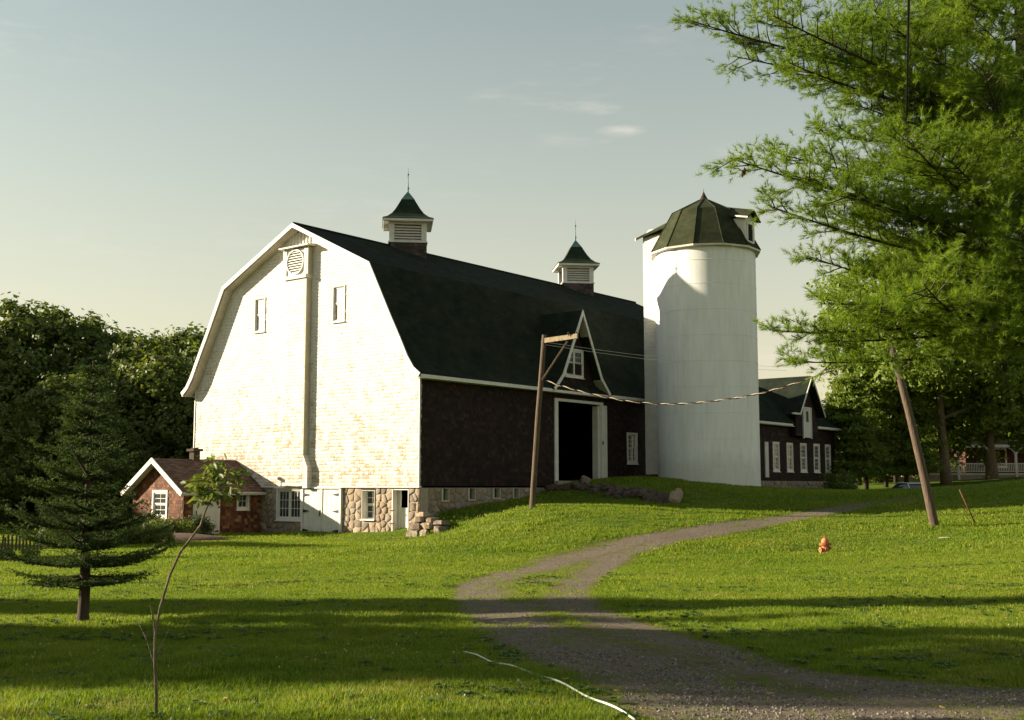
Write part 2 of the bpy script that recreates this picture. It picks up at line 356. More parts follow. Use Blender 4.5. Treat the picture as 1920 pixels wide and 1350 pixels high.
# the drive: outline (left and right edges) and wheel tracks, metres
ROAD_L = [(26.2, 74), (24.2, 66), (22.5, 59.5), (18, 54.5), (12.07, 48.6), (9.35, 45.9), (6.77, 43.3), (4.61, 41.5), (2.55, 39.4), (.33, 35.5), (-1.29, 26.4), (-1.3, 21), (-1.06, 18.5), (-.43, 13.4), (0, 11.3), (.39, 9.54), (.63, 8.17), (1.2, 5.5), (3.5, 3), (9, 2), (22, 1)]
ROAD_R = [(29, 73), (26.8, 65), (24.5, 57.5), (19, 52.4), (13.5, 47.6), (10.99, 45), (8.8, 42.5), (5.95, 39.8), (4.07, 36.75), (2.4, 28.6), (1.6, 22.1), (1.52, 17.5), (1.87, 15.1), (2.2, 13.0), (2.62, 10.64), (3.29, 9.77), (3.99, 9.31), (7, 8.6), (12, 7.5), (22, 6)]
TRACKS = [[(26.5, 66), (22.6, 58), (18, 53), (12.6, 48), (9.09, 44.65), (4.42, 40.2), (2.0, 36.2), (.1, 30), (-.73, 26.5), (-.75, 23), (-.4, 19), (-.25, 17.4), (.15, 14), (.85, 11.24), (1.35, 9.45), (2.02, 8.2), (4, 6), (9, 4.6), (20, 3.6)],
          [(27.4, 66), (24, 58), (19, 52.8), (12.9, 47.6), (8.94, 43.6), (5.34, 39.6), (3.0, 35.25), (1.7, 26.1), (1.1, 19.3), (1.5, 15.5), (1.95, 13.2), (2.47, 11.05), (3.3, 9.3), (5, 8.2), (9, 7.2), (20, 6)],
          [(-1.1, 26.2), (-.2, 25.6), (.9, 26.5)]]
def seg_dist(x, y, pl):
    d = np.full(x.shape, 1e9)
    for (x0, y0), (x1, y1) in zip(pl[:-1], pl[1:]):
        dx, dy = x1 - x0, y1 - y0; t = np.clip(((x - x0) * dx + (y - y0) * dy) / (dx * dx + dy * dy), 0, 1)
        d = np.minimum(d, np.hypot(x - x0 - t * dx, y - y0 - t * dy))
    return d
def in_poly(x, y, poly):
    c = np.zeros(x.shape, bool); j = len(poly) - 1
    for i in range(len(poly)):
        xi, yi = poly[i]; xj, yj = poly[j]
        c ^= ((yi > y) != (yj > y)) & (x < (xj - xi) * (y - yi) / (yj - yi + 1e-12) + xi); j = i
    return c
POLY = ROAD_L + ROAD_R[::-1]
def road_in(x, y):
    """signed depth inside the drive (metres, + inside)"""
    d = seg_dist(x, y, ROAD_L); d = np.minimum(d, seg_dist(x, y, ROAD_R))
    return np.where(in_poly(x, y, POLY), d, -d)
def gravel(x, y):
    """0 grass .. 1 bare gravel"""
    s = road_in(x, y); e = np.clip((s + .25) / .6, 0, 1)
    tw = .60 + np.clip((30 - y) / 60, -.1, .3)
    tr = np.min([seg_dist(x, y, t) for t in TRACKS[:2]] + [seg_dist(x, y, TRACKS[2]) + .1], axis=0)
    t = np.clip(1.25 - tr / tw, 0, 1)
    mid = np.where(y < 34, .47, .55) - .12 * ((y > 9) & (y < 18))
    return e * np.clip(mid + (1 - mid) * t, 0, 1) * np.where((y > 9) & (y < 30), .88, 1) * np.clip(1 - (y - 45) / 14, .30, 1)
def vnoise(x, y, s, seed=0):
    """cheap smooth value noise"""
    r = np.random.default_rng(seed).random((64, 64)); xs = x / s; ys = y / s
    xi = np.floor(xs).astype(int); yi = np.floor(ys).astype(int); fx = xs - xi; fy = ys - yi
    fx = fx * fx * (3 - 2 * fx); fy = fy * fy * (3 - 2 * fy)
    g = lambda a, b: r[a % 64, b % 64]
    return (g(xi, yi) * (1 - fx) + g(xi + 1, yi) * fx) * (1 - fy) + (g(xi, yi + 1) * (1 - fx) + g(xi + 1, yi + 1) * fx) * fy
def axis(lo, hi, step, far_lo, far_hi):
    a = list(np.arange(lo, hi + 1e-6, step)); s = step
    while a[-1] < far_hi: s *= 1.18; a.append(a[-1] + s)
    s = step
    while a[0] > far_lo: s *= 1.18; a.insert(0, a[0] - s)
    return np.array(a)
ax_ = axis(-22, 27, .3, -1800, 1800); ay_ = axis(5, 63, .3, -300, 2500)
GX, GY = np.meshgrid(ax_, ay_, indexing='ij'); GZ = H(GX, GY)
nx, ny = GX.shape
idx = np.arange(nx * ny).reshape(nx, ny)
GF = np.stack([idx[:-1, :-1], idx[1:, :-1], idx[1:, 1:], idx[:-1, 1:]], -1).reshape(-1, 4)
def m_ground(name, road):
    b = NB(name)
    big = b.world_noise(.22, 4, .6); mid = b.world_noise(1.6, 5, .65); fine = b.world_noise(16, 5, .7)
    g = b.ramp(b.math('ADD', b.math('MULTIPLY', big, .5), b.math('MULTIPLY', mid, .5)),
               [(.36, (.046, .084, .007)), (.5, (.073, .116, .009)), (.62, (.108, .140, .014))])
    g = b.mix(.55, g, b.ramp(fine, [(.3, .45), (.7, 1.35)]), 'MULTIPLY')
    dry = b.ramp(b.world_noise(.7, 5, .7), [(.60, 0.), (.72, .5)])
    g = b.mix(dry, g, (.125, .115, .03))
    gr = b.ramp(b.world_noise(22, 4, .75), [(.3, (.075, .060, .046)), (.5, (.135, .108, .082)), (.7, (.21, .175, .14))])
    gr = b.mix(b.ramp(mid, [(.4, 0.), (.7, .5)]), gr, (.15, .13, .10))
    a = b.attr('gravel'); k = b.math('ADD', a, b.math('MULTIPLY', b.math('SUBTRACT', b.world_noise(2.6, 7, .8), .5), 1.7))
    msk = b.ramp(k, [(.44, 0.), (.80, 1.)])
    edge = b.ramp(k, [(.16, 0.), (.5, 1.)])
    c = b.mix(edge, g, (.10, .088, .035)); c = b.mix(msk, c, gr)
    return b.done(b.pbr(c, .95, nrm=b.bump(b.math('ADD', fine, b.math('MULTIPLY', b.world_noise(5, 4), 1.)), .9, .05), spec=.1))
M['ground'] = m_ground('lawn_soil', False)
gm = gravel(GX, GY)
land = link('lawn', mesh_np('lawn', np.stack([GX, GY, GZ], -1).reshape(-1, 3), GF, M['ground'], True, {'gravel': gm.ravel()}))
tag(land, 'uneven green lawn in evening sun running up to the white barn', kind='structure')
rx = np.arange(-2.4, 30, .15); ry = np.arange(1, 75, .15)
RX, RY = np.meshgrid(rx, ry, indexing='ij'); rs = road_in(RX, RY)
ridx = np.arange(RX.size).reshape(RX.shape)
keep = (rs[:-1, :-1] > -.05) & (rs[1:, 1:] > -.05)
RF = np.stack([ridx[:-1, :-1], ridx[1:, :-1], ridx[1:, 1:], ridx[:-1, 1:]], -1)[keep]
used = np.unique(RF); remap = np.full(RX.size, -1); remap[used] = np.arange(len(used))
RXu, RYu = RX.ravel()[used], RY.ravel()[used]
# sits on the coarse lawn sheet: take that sheet's own height, plus a few mm
def sheet_z(x, y):
    i = np.clip(np.searchsorted(ax_, x) - 1, 0, nx - 2); j = np.clip(np.searchsorted(ay_, y) - 1, 0, ny - 2)
    fx = (x - ax_[i]) / (ax_[i + 1] - ax_[i]); fy = (y - ay_[j]) / (ay_[j + 1] - ay_[j])
    return (GZ[i, j] * (1 - fx) + GZ[i + 1, j] * fx) * (1 - fy) + (GZ[i, j + 1] * (1 - fx) + GZ[i + 1, j + 1] * fx) * fy
rut = -.0 * RXu
drive = link('gravel_drive', mesh_np('gravel_drive', np.stack([RXu, RYu, sheet_z(RXu, RYu) + .012], -1), remap[RF], M['ground'], True, {'gravel': gravel(RXu, RYu)}))
tag(drive, 'worn gravel drive with grass growing between its wheel tracks', kind='structure')
# ================================================================== architecture
def poly_y(poly, x):
    for (x0, y0), (x1, y1) in zip(poly[:-1], poly[1:]):
        if x0 - 1e-9 <= x <= x1 + 1e-9: return y0 + (y1 - y0) * (x - x0) / max(x1 - x0, 1e-9)
    return poly[0][1] if x < poly[0][0] else poly[-1][1]
def wall_holes(mb, a0, a1, bot, top, holes, th=.25, off=0.):
    """wall in (a,b), thickness along -o; top is a polyline; holes = (a0,a1,b0,b1)"""
    br = sorted({a0, a1} | {p[0] for p in top if a0 < p[0] < a1} | {v for q in holes for v in q[:2] if a0 < v < a1})
    for x0, x1 in zip(br[:-1], br[1:]):
        xm = (x0 + x1) / 2; hs = sorted([q for q in holes if q[0] < xm < q[1]], key=lambda q: q[2]); b = bot
        for q in hs:
            if q[2] > b: mb.box(x0, x1, b, q[2], off - th, off)
            b = max(b, q[3])
        t0, t1 = poly_y(top, x0 + 1e-6), poly_y(top, x1 - 1e-6)
        if max(t0, t1) > b: mb.prism([(x0, b), (x1, b), (x1, t1), (x0, t0)], off - th, off)
WID = [.12, .15, .18, .21, .25, .30]
def shingle_wall(parent, wallobj, f, a0, a1, b0, b1, ok, mat, course=.165, n_single=0, near=None, name='shingle', seed=1, th=.016, wf=1.):
    """courses of separate wedge-shaped shingles; the n_single nearest become objects, the rest one joined part"""
    r = random.Random(seed); items = []; b = b0; k = 0
    while b < b1:
        a = a0 + r.random() * .1
        while a < a1 - .08:
            w_ = r.choice(WID) * wf
            if a + w_ > a1: w_ = a1 - a
            if ok(a + .02, b + .04) and ok(a + w_ - .02, b + .04) and ok(a + w_ / 2, b + course * .6):
                items.append((a, w_, b + r.uniform(-.010, .010), r.uniform(0, .007)))
            a += w_ + .006
        b += course; k += 1
    def wedge(mb, a, w_, b, o):
        t = o + th; mb.add([(a, b, -.004), (a + w_, b, -.004), (a + w_, b, t), (a, b, t), (a, b + course + .012, -.004), (a + w_, b + course + .012, -.004), (a + w_, b + course + .012, .003), (a, b + course + .012, .003)],
                         [(0, 1, 2, 3), (7, 6, 5, 4), (3, 2, 6, 7), (0, 3, 7, 4), (1, 5, 6, 2), (0, 4, 5, 1)])
    single = set()
    if n_single:
        order = sorted(range(len(items)), key=lambda i: near(items[i][0], items[i][2])); single = set(order[:n_single])
    cache = {}
    o0 = Vector(f(0, 0, 0))
    rest = MB(f)
    for i, (a, w_, b, o) in enumerate(items):
        if i in single:
            wq = round(w_, 2)
            if wq not in cache:
                mb = MB(f); wedge(mb, 0, wq, 0, 0); cache[wq] = mb.mesh(name, mat)
            p = Vector(f(a, b, o)) - o0
            link(name, cache[wq], wallobj, p - 0 * p)
        else: wedge(rest, a, w_, b, o)
    if rest.v: tag(rest.build(name + '_courses', mat, wallobj), kind='stuff')
def clip(poly, nx_, ny_, d):
    outp = []; n = len(poly)
    for i in range(n):
        p, q = poly[i], poly[(i + 1) % n]; a = p[0] * nx_ + p[1] * ny_ - d; b = q[0] * nx_ + q[1] * ny_ - d
        if a <= 0: outp.append(p)
        if a * b < 0: t = a / (a - b); outp.append((p[0] + (q[0] - p[0]) * t, p[1] + (q[1] - p[1]) * t))
    return outp
def stone_cells(parent, f, rects, size=.38, seed=3, proud=.06, name='stone'):
    """field stones laid tight: Voronoi cells of each wall panel, every stone its own rounded mesh"""
    r = random.Random(seed)
    for (a0, a1, b0, b1) in rects:
        na = max(1, round((a1 - a0) / size)); nb = max(1, round((b1 - b0) / (size * .8)))
        pts = [(a0 + (i + .5 + r.uniform(-.42, .42) + .25 * (j % 2)) * (a1 - a0) / (na + .25), b0 + (j + .5 + r.uniform(-.38, .38)) * (b1 - b0) / nb) for i in range(na) for j in range(nb)]
        for i, p in enumerate(pts):
            c = [(a0, b0), (a1, b0), (a1, b1), (a0, b1)]
            for j, q in enumerate(pts):
                if i == j: continue
                dx, dy = q[0] - p[0], q[1] - p[1]
                if dx * dx + dy * dy > (size * 4) ** 2: continue
                c = clip(c, dx, dy, dx * (p[0] + q[0]) / 2 + dy * (p[1] + q[1]) / 2)
                if len(c) < 3: break
            if len(c) < 3: continue
            cx = sum(q[0] for q in c) / len(c); cy = sum(q[1] for q in c) / len(c)
            def shr(dm):
                o = []
                for q in c:
                    dx, dy = q[0] - cx, q[1] - cy; l = math.hypot(dx, dy) or 1; k = max(.25, (l - dm) / l); o.append((dx * k, dy * k))
                return o
            pr = proud * r.uniform(.6, 1.5); m = len(c)
            base, mid, top = shr(.012), shr(.03), shr(.075)
            vs = [(x, y, -.03) for x, y in base] + [(x, y, pr * .55) for x, y in mid] + [(x, y, pr * r.uniform(.85, 1.15)) for x, y in top] + [(0, 0, pr * r.uniform(.95, 1.3))]
            fs = []
            for L0 in (0, m):
                for k in range(m): fs.append((L0 + k, L0 + (k + 1) % m, L0 + m + (k + 1) % m, L0 + m + k))
            for k in range(m): fs.append((2 * m + k, 2 * m + (k + 1) % m, 3 * m))
            o0 = Vector(f(0, 0, 0)); loc = Vector(f(cx, cy, 0)) - o0
            g = lambda a, b, o, f=f, o0=o0: tuple(Vector(f(a, b, o)) - o0)
            mb = MB(g); mb.add(vs, fs)
            me = mb.mesh(name, 'stone', True); link(name, me, parent, loc + o0)
def window(parent, f, a0, a1, b0, b1, cols, rows, sash=1, case=.09, depth=.10, mull=False, pane='glass', sill=True, trim='white_trim', reveal=True, sashonly=False, lo_blank=False):
    """casing + reveal + sashes with bars; every pane its own mesh. Opening is a0..a1 x b0..b1"""
    mb = MB(f); e = .002
    if case:
        mb.box(a0 - case, a0, b0 - case, b1 + case, -.02, .045); mb.box(a1, a1 + case, b0 - case, b1 + case, -.02, .045)
        mb.box(a0, a1, b1, b1 + case, -.02, .045); mb.box(a0, a1, b0 - case, b0, -.02, .045)
    rv = .02
    if reveal:
        mb.box(a0 + e, a0 + rv, b0 + e, b1 - e, -depth - .05, .03); mb.box(a1 - rv, a1 - e, b0 + e, b1 - e, -depth - .05, .03)
        mb.box(a0 + rv, a1 - rv, b1 - rv, b1 - e, -depth - .05, .03); mb.box(a0 + rv, a1 - rv, b0 + e, b0 + rv, -depth - .05, .03)
    if sill: mb.box(a0 - case - .04, a1 + case + .04, b0 - case - .05, b0 - case, -.02, .09)
    fr = mb.build('window', trim, parent)
    A0, A1, B0, B1 = a0 + rv, a1 - rv, b0 + rv, b1 - rv
    st = min(.055, (A1 - A0) * .09 + .012)
    lights = [(A0, A1)] if not mull else [(A0, (A0 + A1) / 2 - .04), ((A0 + A1) / 2 + .04, A1)]
    bars = MB(f); d0, d1 = -depth - .02, -depth + .02
    if mull: bars.box(lights[0][1], lights[1][0], B0, B1, d0 - .01, d1 + .03)
    cache = {}
    for (x0, x1) in lights:
        hh = (B1 - B0) / sash
        for s in range(sash):
            y0, y1 = B0 + s * hh, B0 + (s + 1) * hh; z = .022 * s
            bars.box(x0, x0 + st, y0, y1, d0 + z, d1 + z); bars.box(x1 - st, x1, y0, y1, d0 + z, d1 + z)
            bars.box(x0 + st, x1 - st, y0, y0 + st, d0 + z, d1 + z); bars.box(x0 + st, x1 - st, y1 - st, y1, d0 + z, d1 + z)
            pw = (x1 - x0 - 2 * st) / cols; ph = (hh - 2 * st) / rows; bw = .012 if pw > .15 else .009
            for i in range(1, cols): bars.box(x0 + st + i * pw - bw, x0 + st + i * pw + bw, y0 + st, y1 - st, d0 + z + .01, d1 + z - .006)
            for j in range(1, rows):
                for i in range(cols):
                    bars.box(x0 + st + i * pw + bw, x0 + st + (i + 1) * pw - bw, y0 + st + j * ph - bw, y0 + st + j * ph + bw, d0 + z + .01, d1 + z - .006)
            for i in range(cols):
                for j in range(rows):
                    if (pw, ph) not in cache:
                        g = lambda a, b, o: tuple(Vector(f(a, b, o)) - Vector(f(0, 0, 0)))
                        pm = MB(g); pm.box(.004, pw - .004, .004, ph - .004, 0, .006); cache[(pw, ph)] = pm.mesh('pane', pane)
                    link('pane', cache[(pw, ph)], fr, Vector(f(x0 + st + i * pw, y0 + st + j * ph, d0 + z + .014)) - 0 * Vector((0, 0, 0)))
    bars.build('sash', trim, fr)
    return fr
def rock_mesh(seed):
    r = np.random.default_rng(seed); v = []; f = []; n1, n2 = 8, 5
    for j in range(n2 + 1):
        for i in range(n1):
            th = math.pi * j / n2; ph = 2 * math.pi * i / n1; d = np.array([math.sin(th) * math.cos(ph), math.sin(th) * math.sin(ph), math.cos(th)]); d = np.sign(d) * np.abs(d) ** .5
            v.append(d * (1 + (r.normal() * .11 if 0 < j < n2 else 0)))
    for j in range(n2):
        for i in range(n1): f.append((j * n1 + i, (j + 1) * n1 + i, (j + 1) * n1 + (i + 1) % n1, j * n1 + (i + 1) % n1))
    me = bpy.data.meshes.new('stone'); me.from_pydata([tuple(x * .5) for x in v], [], f); me.materials.append(M['stone']); return me
RK = [rock_mesh(i) for i in range(6)]
# ------------------------------------------------------------------ the barn; its own axes: x along the long wall, y into the barn
BW, BL, ZF, ZE = 16.2, 30.0, 2.12, 7.0
RC = BW / 2
barn = thing('barn', 'tall gambrel-roofed barn with sunlit white shingled gable, dark brown side and two louvred cupolas', 'barn', (C0.x, C0.y, 0), BROT)
fG = lambda a, b, o: (-o, a, b)        # gable wall: a = across, b = up, o = outward
fS = lambda a, b, o: (a, -o, b)        # long wall
PROF = [(-.50, 6.98), (-.10, 7.28), (.28, 7.80), (.72, 8.62), (1.35, 9.72), (2.75, 12.28), (RC, 14.85)]
def mir(p): return p + [(2 * RC - x, z) for x, z in reversed(p[:-1])]
RP = mir(PROF)
inner = [(0, 7.2), (.28, 7.62), (.72, 8.45), (1.35, 9.55), (2.82, 12.12), (RC, 14.66)]
WT = mir(inner)
gwin = [(4.92, 5.66, 9.86, 11.50), (10.70, 11.42, 9.86, 11.50)]
gw = MB(fG); wall_holes(gw, 0, BW, ZF, WT, gwin, .25); gable = gw.build('gable_wall', 'mortar', barn)
gable.data.materials[0] = M['gable_shingle']
DUCT = (7.24, 8.80)
def ok_g(a, b):
    if b > poly_y(WT, a) - .05: return False
    for q in gwin:
        if q[0] - .08 < a < q[1] + .08 and q[2] - .12 < b < q[3] + .08: return False
    return not (DUCT[0] < a < DUCT[1] and b < 13.6)
shingle_wall(barn, gable, fG, 0.07, BW, ZF, 14.7, ok_g, 'gable_shingle', .165, 300, lambda a, b: (a * a * 1.0 + (b - 3.4) ** 2 * 6), seed=2)
mb = MB(fG); mb.box(0, .07, ZF, 7.2, -.02, .05); mb.box(BW - .07, BW, ZF, 7.2, -.02, .05); mb.box(-.02, BW, ZF - .07, ZF - .002, -.1, .06)
mb.build('corner_board', 'white_trim', gable)
for q in gwin: window(barn, fG, *q, 1, 1, sash=2, case=.05, depth=.07, pane='blind', sill=True, trim='white_trim')
# shallow shaft running up the gable, louvred at its head under a small hood
duct = MB(fG); duct.box(DUCT[0] + .02, DUCT[1] - .02, ZF + .0, 12.2, .0, .31); du = duct.build('hay_shaft', 'gable_shingle', barn)
fD = lambda a, b, o: (-o - .31, a, b)
shingle_wall(barn, du, fD, DUCT[0] + .02, DUCT[1] - .02, ZF, 12.15, lambda a, b: True, 'gable_shingle', .165, 0, seed=9)
mb = MB(); 
for z0, z1, dx in ((ZF - .1, 3.0, 1), (3.0, 3.5, 0)):
    pass
mb = MB(fG); mb.prism([(DUCT[0] - .30, ZF - .1), (DUCT[0] + .02, ZF - .1), (DUCT[0] + .02, 3.6), (DUCT[0] - .30, 3.0)], .0, .33); mb.build('shaft_foot', 'gable_shingle', barn)
mb = MB(fG); mb.box(DUCT[0] - .004, DUCT[0] + .06, 3.6, 12.2, -.02, .335); mb.box(DUCT[0] - .04, DUCT[0] + .02, 12.3, 13.6, -.02, .36)
mb.build('shaft_side_board', 'soffit', barn)
lv = MB(fG); lv.box(7.22, 8.95, 12.28, 13.62, 0, .30); lv.box(7.22, 8.95, 12.12, 12.28, 0, .42); lv.box(7.15, 7.42, 12.28, 13.62, .30, .36); lv.box(8.72, 8.95, 12.28, 13.62, .30, .36)
lvo = lv.build('louvre_housing', 'white_trim', barn)
cx, cz = 8.07, 12.96
ring = MB(fG); N = 28
for k in range(N):
    t0, t1 = 2 * math.pi * k / N, 2 * math.pi * (k + 1) / N
    p = lambda r, t: (cx + r * math.cos(t), cz + r * .98 * math.sin(t))
    ring.prism([p(.58, t0), p(.64, t0), p(.64, t1), p(.58, t1)], .30, .39)
ring.build('louvre_ring', 'white_trim', lvo)
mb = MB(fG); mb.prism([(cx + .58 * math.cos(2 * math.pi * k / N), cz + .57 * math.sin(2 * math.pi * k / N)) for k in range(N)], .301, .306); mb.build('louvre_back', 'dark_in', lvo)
for i in range(9):
    zz = cz - .5 + i * .125; hw = math.sqrt(max(.01, .57 ** 2 - (zz - cz) ** 2))
    m_ = MB(fG); m_.add([(cx - hw, zz - .045, .38), (cx + hw, zz - .045, .38), (cx + hw, zz + .03, .315), (cx - hw, zz + .03, .315), (cx - hw, zz - .058, .37), (cx + hw, zz - .058, .37), (cx + hw, zz + .018, .308), (cx - hw, zz + .018, .308)],
          [(0, 1, 2, 3), (7, 6, 5, 4), (0, 4, 5, 1), (1, 5, 6, 2), (2, 6, 7, 3), (3, 7, 4, 0)]); m_.build('slat', 'white_trim', lvo)
hd = MB(fG); hd.prism([(0, 0), (0, 0)], 0, 0) if False else None
hd.add([(6.98, 13.66, 0), (9.1, 13.66, 0), (9.1, 13.66, .55), (6.98, 13.66, .55), (6.98, 13.80, 0), (9.1, 13.80, 0), (9.1, 13.72, .55), (6.98, 13.72, .55)],
       [(0, 1, 2, 3), (7, 6, 5, 4), (3, 2, 6, 7), (0, 3, 7, 4), (1, 5, 6, 2), (0, 4, 5, 1)]); hd.build('louvre_hood', 'white_trim', barn)
bt = MB(fG)
for i in range(7): bt.box(7.35 + i * .24, 7.43 + i * .24, 13.84, poly_y(WT, 7.4 + i * .24) - .02, 0, .06)
bt.build('gable_battens', 'white_trim', barn)
# roof shell
def roof_shell(prof, x0, x1, th, name, mat, parent):
    m_ = MB(); up = prof; n = len(up); lo = []
    for i, (y, z) in enumerate(up):
        a = up[max(i - 1, 0)]; b = up[min(i + 1, n - 1)]; dx, dz = b[0] - a[0], b[1] - a[1]; l = math.hypot(dx, dz); lo.append((y + dz / l * th, z - dx / l * th))
    vs = [(x, y, z) for x in (x0, x1) for (y, z) in up + lo]; k = 2 * n; fs = []
    for i in range(n - 1):
        fs += [(i, i + 1, k + i + 1, k + i), (n + i + 1, n + i, k + n + i, k + n + i + 1), (i + 1, i, n + i, n + i + 1), (k + i, k + i + 1, k + n + i + 1, k + n + i)]
    fs += [(0, k, k + n, n), (n - 1, 2 * n - 1, k + 2 * n - 1, k + n - 1)]
    m_.add(vs, fs); return m_.build(name, mat, parent)
roof = roof_shell(RP, -.52, BL + .5, .13, 'roof', 'roof_green', barn)
RB = [(y, z - .133 if 0 < i < len(RP) - 1 else z - .10) for i, (y, z) in enumerate(RP)]
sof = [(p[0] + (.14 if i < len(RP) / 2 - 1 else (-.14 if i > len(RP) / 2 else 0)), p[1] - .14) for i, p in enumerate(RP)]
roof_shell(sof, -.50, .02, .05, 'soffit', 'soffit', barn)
rb = roof_shell([(y, z + .015) for y, z in RP], -.585, -.525, .21, 'rake_board', 'white_trim', barn)
m_ = MB(fS); m_.box(-.5, 9.0, 6.80, 6.96, .44, .50); m_.box(14.5, BL + .4, 6.80, 6.96, .44, .50); m_.box(-.5, BL, 6.80, 6.83, .0, .44); m_.box(9.0, 14.5, 6.80, 6.93, .44, .50)
m_.build('eave_board', 'white_trim', barn)
m_ = MB(); m_.box(-.5, BL, BW + .42, BW + .5, 6.8, 6.96); m_.build('eave_board', 'white_trim', barn)
m_ = MB(); m_.tube([(-.5, RC, 14.87), (BL + .5, RC, 14.87)], .07, 6); m_.build('ridge_cap', 'roof_green', barn)
# long wall with the big doorway and one window
DOOR = (10.15, 13.95, 2.40, 6.42)
swin = [(16.72, 17.55, 3.45, 4.95)]
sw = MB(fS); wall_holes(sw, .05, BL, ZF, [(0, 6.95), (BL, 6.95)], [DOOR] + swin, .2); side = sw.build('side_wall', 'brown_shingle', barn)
def ok_s(a, b):
    if DOOR[0] - .32 < a < DOOR[1] + .6 and b < DOOR[3] + .16: return False
    for q in swin:
        if q[0] - .12 < a < q[1] + .12 and q[2] - .14 < b < q[3] + .1: return False
    return True
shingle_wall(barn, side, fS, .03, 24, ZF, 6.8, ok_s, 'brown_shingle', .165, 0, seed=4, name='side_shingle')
window(barn, fS, *swin[0], 3, 3, sash=2, case=.11, depth=.08)
dr = MB(fS); dr.box(DOOR[0] - .28, DOOR[0], DOOR[2] - .25, DOOR[3] + .14, .0, .07); dr.box(DOOR[1], DOOR[1] + .28, DOOR[2], DOOR[3] + .14, .0, .07); dr.box(DOOR[0], DOOR[1], DOOR[3], DOOR[3] + .14, .0, .07)
drf = dr.build('door_frame', 'white_trim', barn)
m_ = MB(fS); m_.box(DOOR[1] + .03, DOOR[1] + .56, DOOR[2] + .02, DOOR[3] - .02, .075, .12); m_.box(DOOR[1] - .16, DOOR[1] + .02, DOOR[2] + .02, DOOR[3] - .05, -.35, .0)
dl = m_.build('sliding_door', 'board_white', barn); m_ = MB(fS); m_.box(DOOR[1] + .1, DOOR[1] + .15, 4.3, 4.5, .12, .16); m_.build('handle', 'black_iron', dl)
m_ = MB(fS); m_.box(DOOR[0] - .3, DOOR[1] + .4, DOOR[2] - .22, DOOR[2] - .02, -.3, .25); m_.build('door_sill', 'mortar', barn)
m_ = MB(); m_.box(.25, BL - .3, .25, BW - .2, 2.2, 2.38); m_.build('barn_floor', 'pole_wood', barn)
m_ = MB(); m_.box(.05, BL, BW - .2, BW, -.5, 6.9); m_.box(BL - .2, BL, .25, BW - .25, -.5, 6.9); m_.prism([(y, z) for y, z in [(.3, 6.9)] + WT[1:-1] + [(BW - .3, 6.9)]], 0, 1) if False else None
m_.build('rear_wall', 'brown_shingle', barn)
m_ = MB(lambda a, b, o: (BL - .25 + o, a, b)); m_.prism([(p[0], p[1]) for p in WT] + [(BW, 6.9), (0, 6.9)], 0, .2); m_.build('rear_gable', 'brown_shingle', barn)
m_ = MB(); m_.tube([(11.5, 3.2, 5.6), (13.6, 3.2, 2.5)], .07, 4); m_.box(11.4, 11.6, 3.1, 3.3, 2.38, 7); m_.build('inner_brace', 'pole_wood', barn)
# foundation: panels of field stone between the openings
fd = MB(fG); gh = [(7.62, 9.42, .5, 1.98), (4.95, 7.5, -.6, 1.99), (2.72, 3.62, .55, 1.97), (.68, 1.62, -.6, 1.98)]
wall_holes(fd, .0, BW, -1., [(0, ZF - .08), (BW, ZF - .08)], gh, .5, -.06)
fnd = fd.build('foundation', 'mortar', barn)
fF = lambda a, b, o: (-o + .06, a, b)
T = ZF - .09
stone_cells(fnd, fF, [(0, .68, -.3, 1.0), (0, .68, 1.0, T), (1.62, 2.72, -.3, T), (2.72, 3.62, -.3, .48), (3.62, 4.9, -.3, T), (7.55, 9.45, -.3, .42), (9.45, 10.7, -.3, T), (14.8, 16.2, -.4, T)], .37, 5, .045)
sf = MB(fS); bw4 = [(1.42, 1.95, 1.42, 2.0), (3.22, 3.78, 1.45, 2.0), (5.0, 5.6, 1.5, 2.0), (6.5, 7.05, 1.5, 2.0)]
wall_holes(sf, .44, BL, -1., [(0, ZF - .08), (BL, ZF - .08)], bw4, .4, -.06); fns = sf.build('foundation_side', 'mortar', barn)
fF2 = lambda a, b, o: (a, -o + .06, b)
rects = [(0, 1.42, .3, T), (1.42, 1.95, .5, 1.38), (1.95, 3.22, .5, T), (3.22, 3.78, .6, 1.40), (3.78, 5.0, .7, T), (5.0, 5.6, .8, 1.45), (5.6, 6.5, .9, T), (6.5, 7.05, 1.0, 1.45), (7.05, 10.0, 1.1, T), (14.2, 16.5, 1.9, T)]
stone_cells(fns, fF2, rects, .38, 8, .04)
for q in bw4:
    fr = MB(fS); fr.box(q[0], q[0] + .10, q[2], q[3], -.3, .03); fr.box(q[0] + .10, q[1] - .04, q[2], q[2] + .07, -.3, .05); fr.box(q[1] - .04, q[1], q[2], q[3], -.3, .0); o = fr.build('cellar_window', 'soffit', barn)
    g_ = MB(fS); g_.box(q[0] + .1, q[1] - .04, q[2] + .07, q[3], -.26, -.24); g_.build('pane', 'glass', o)
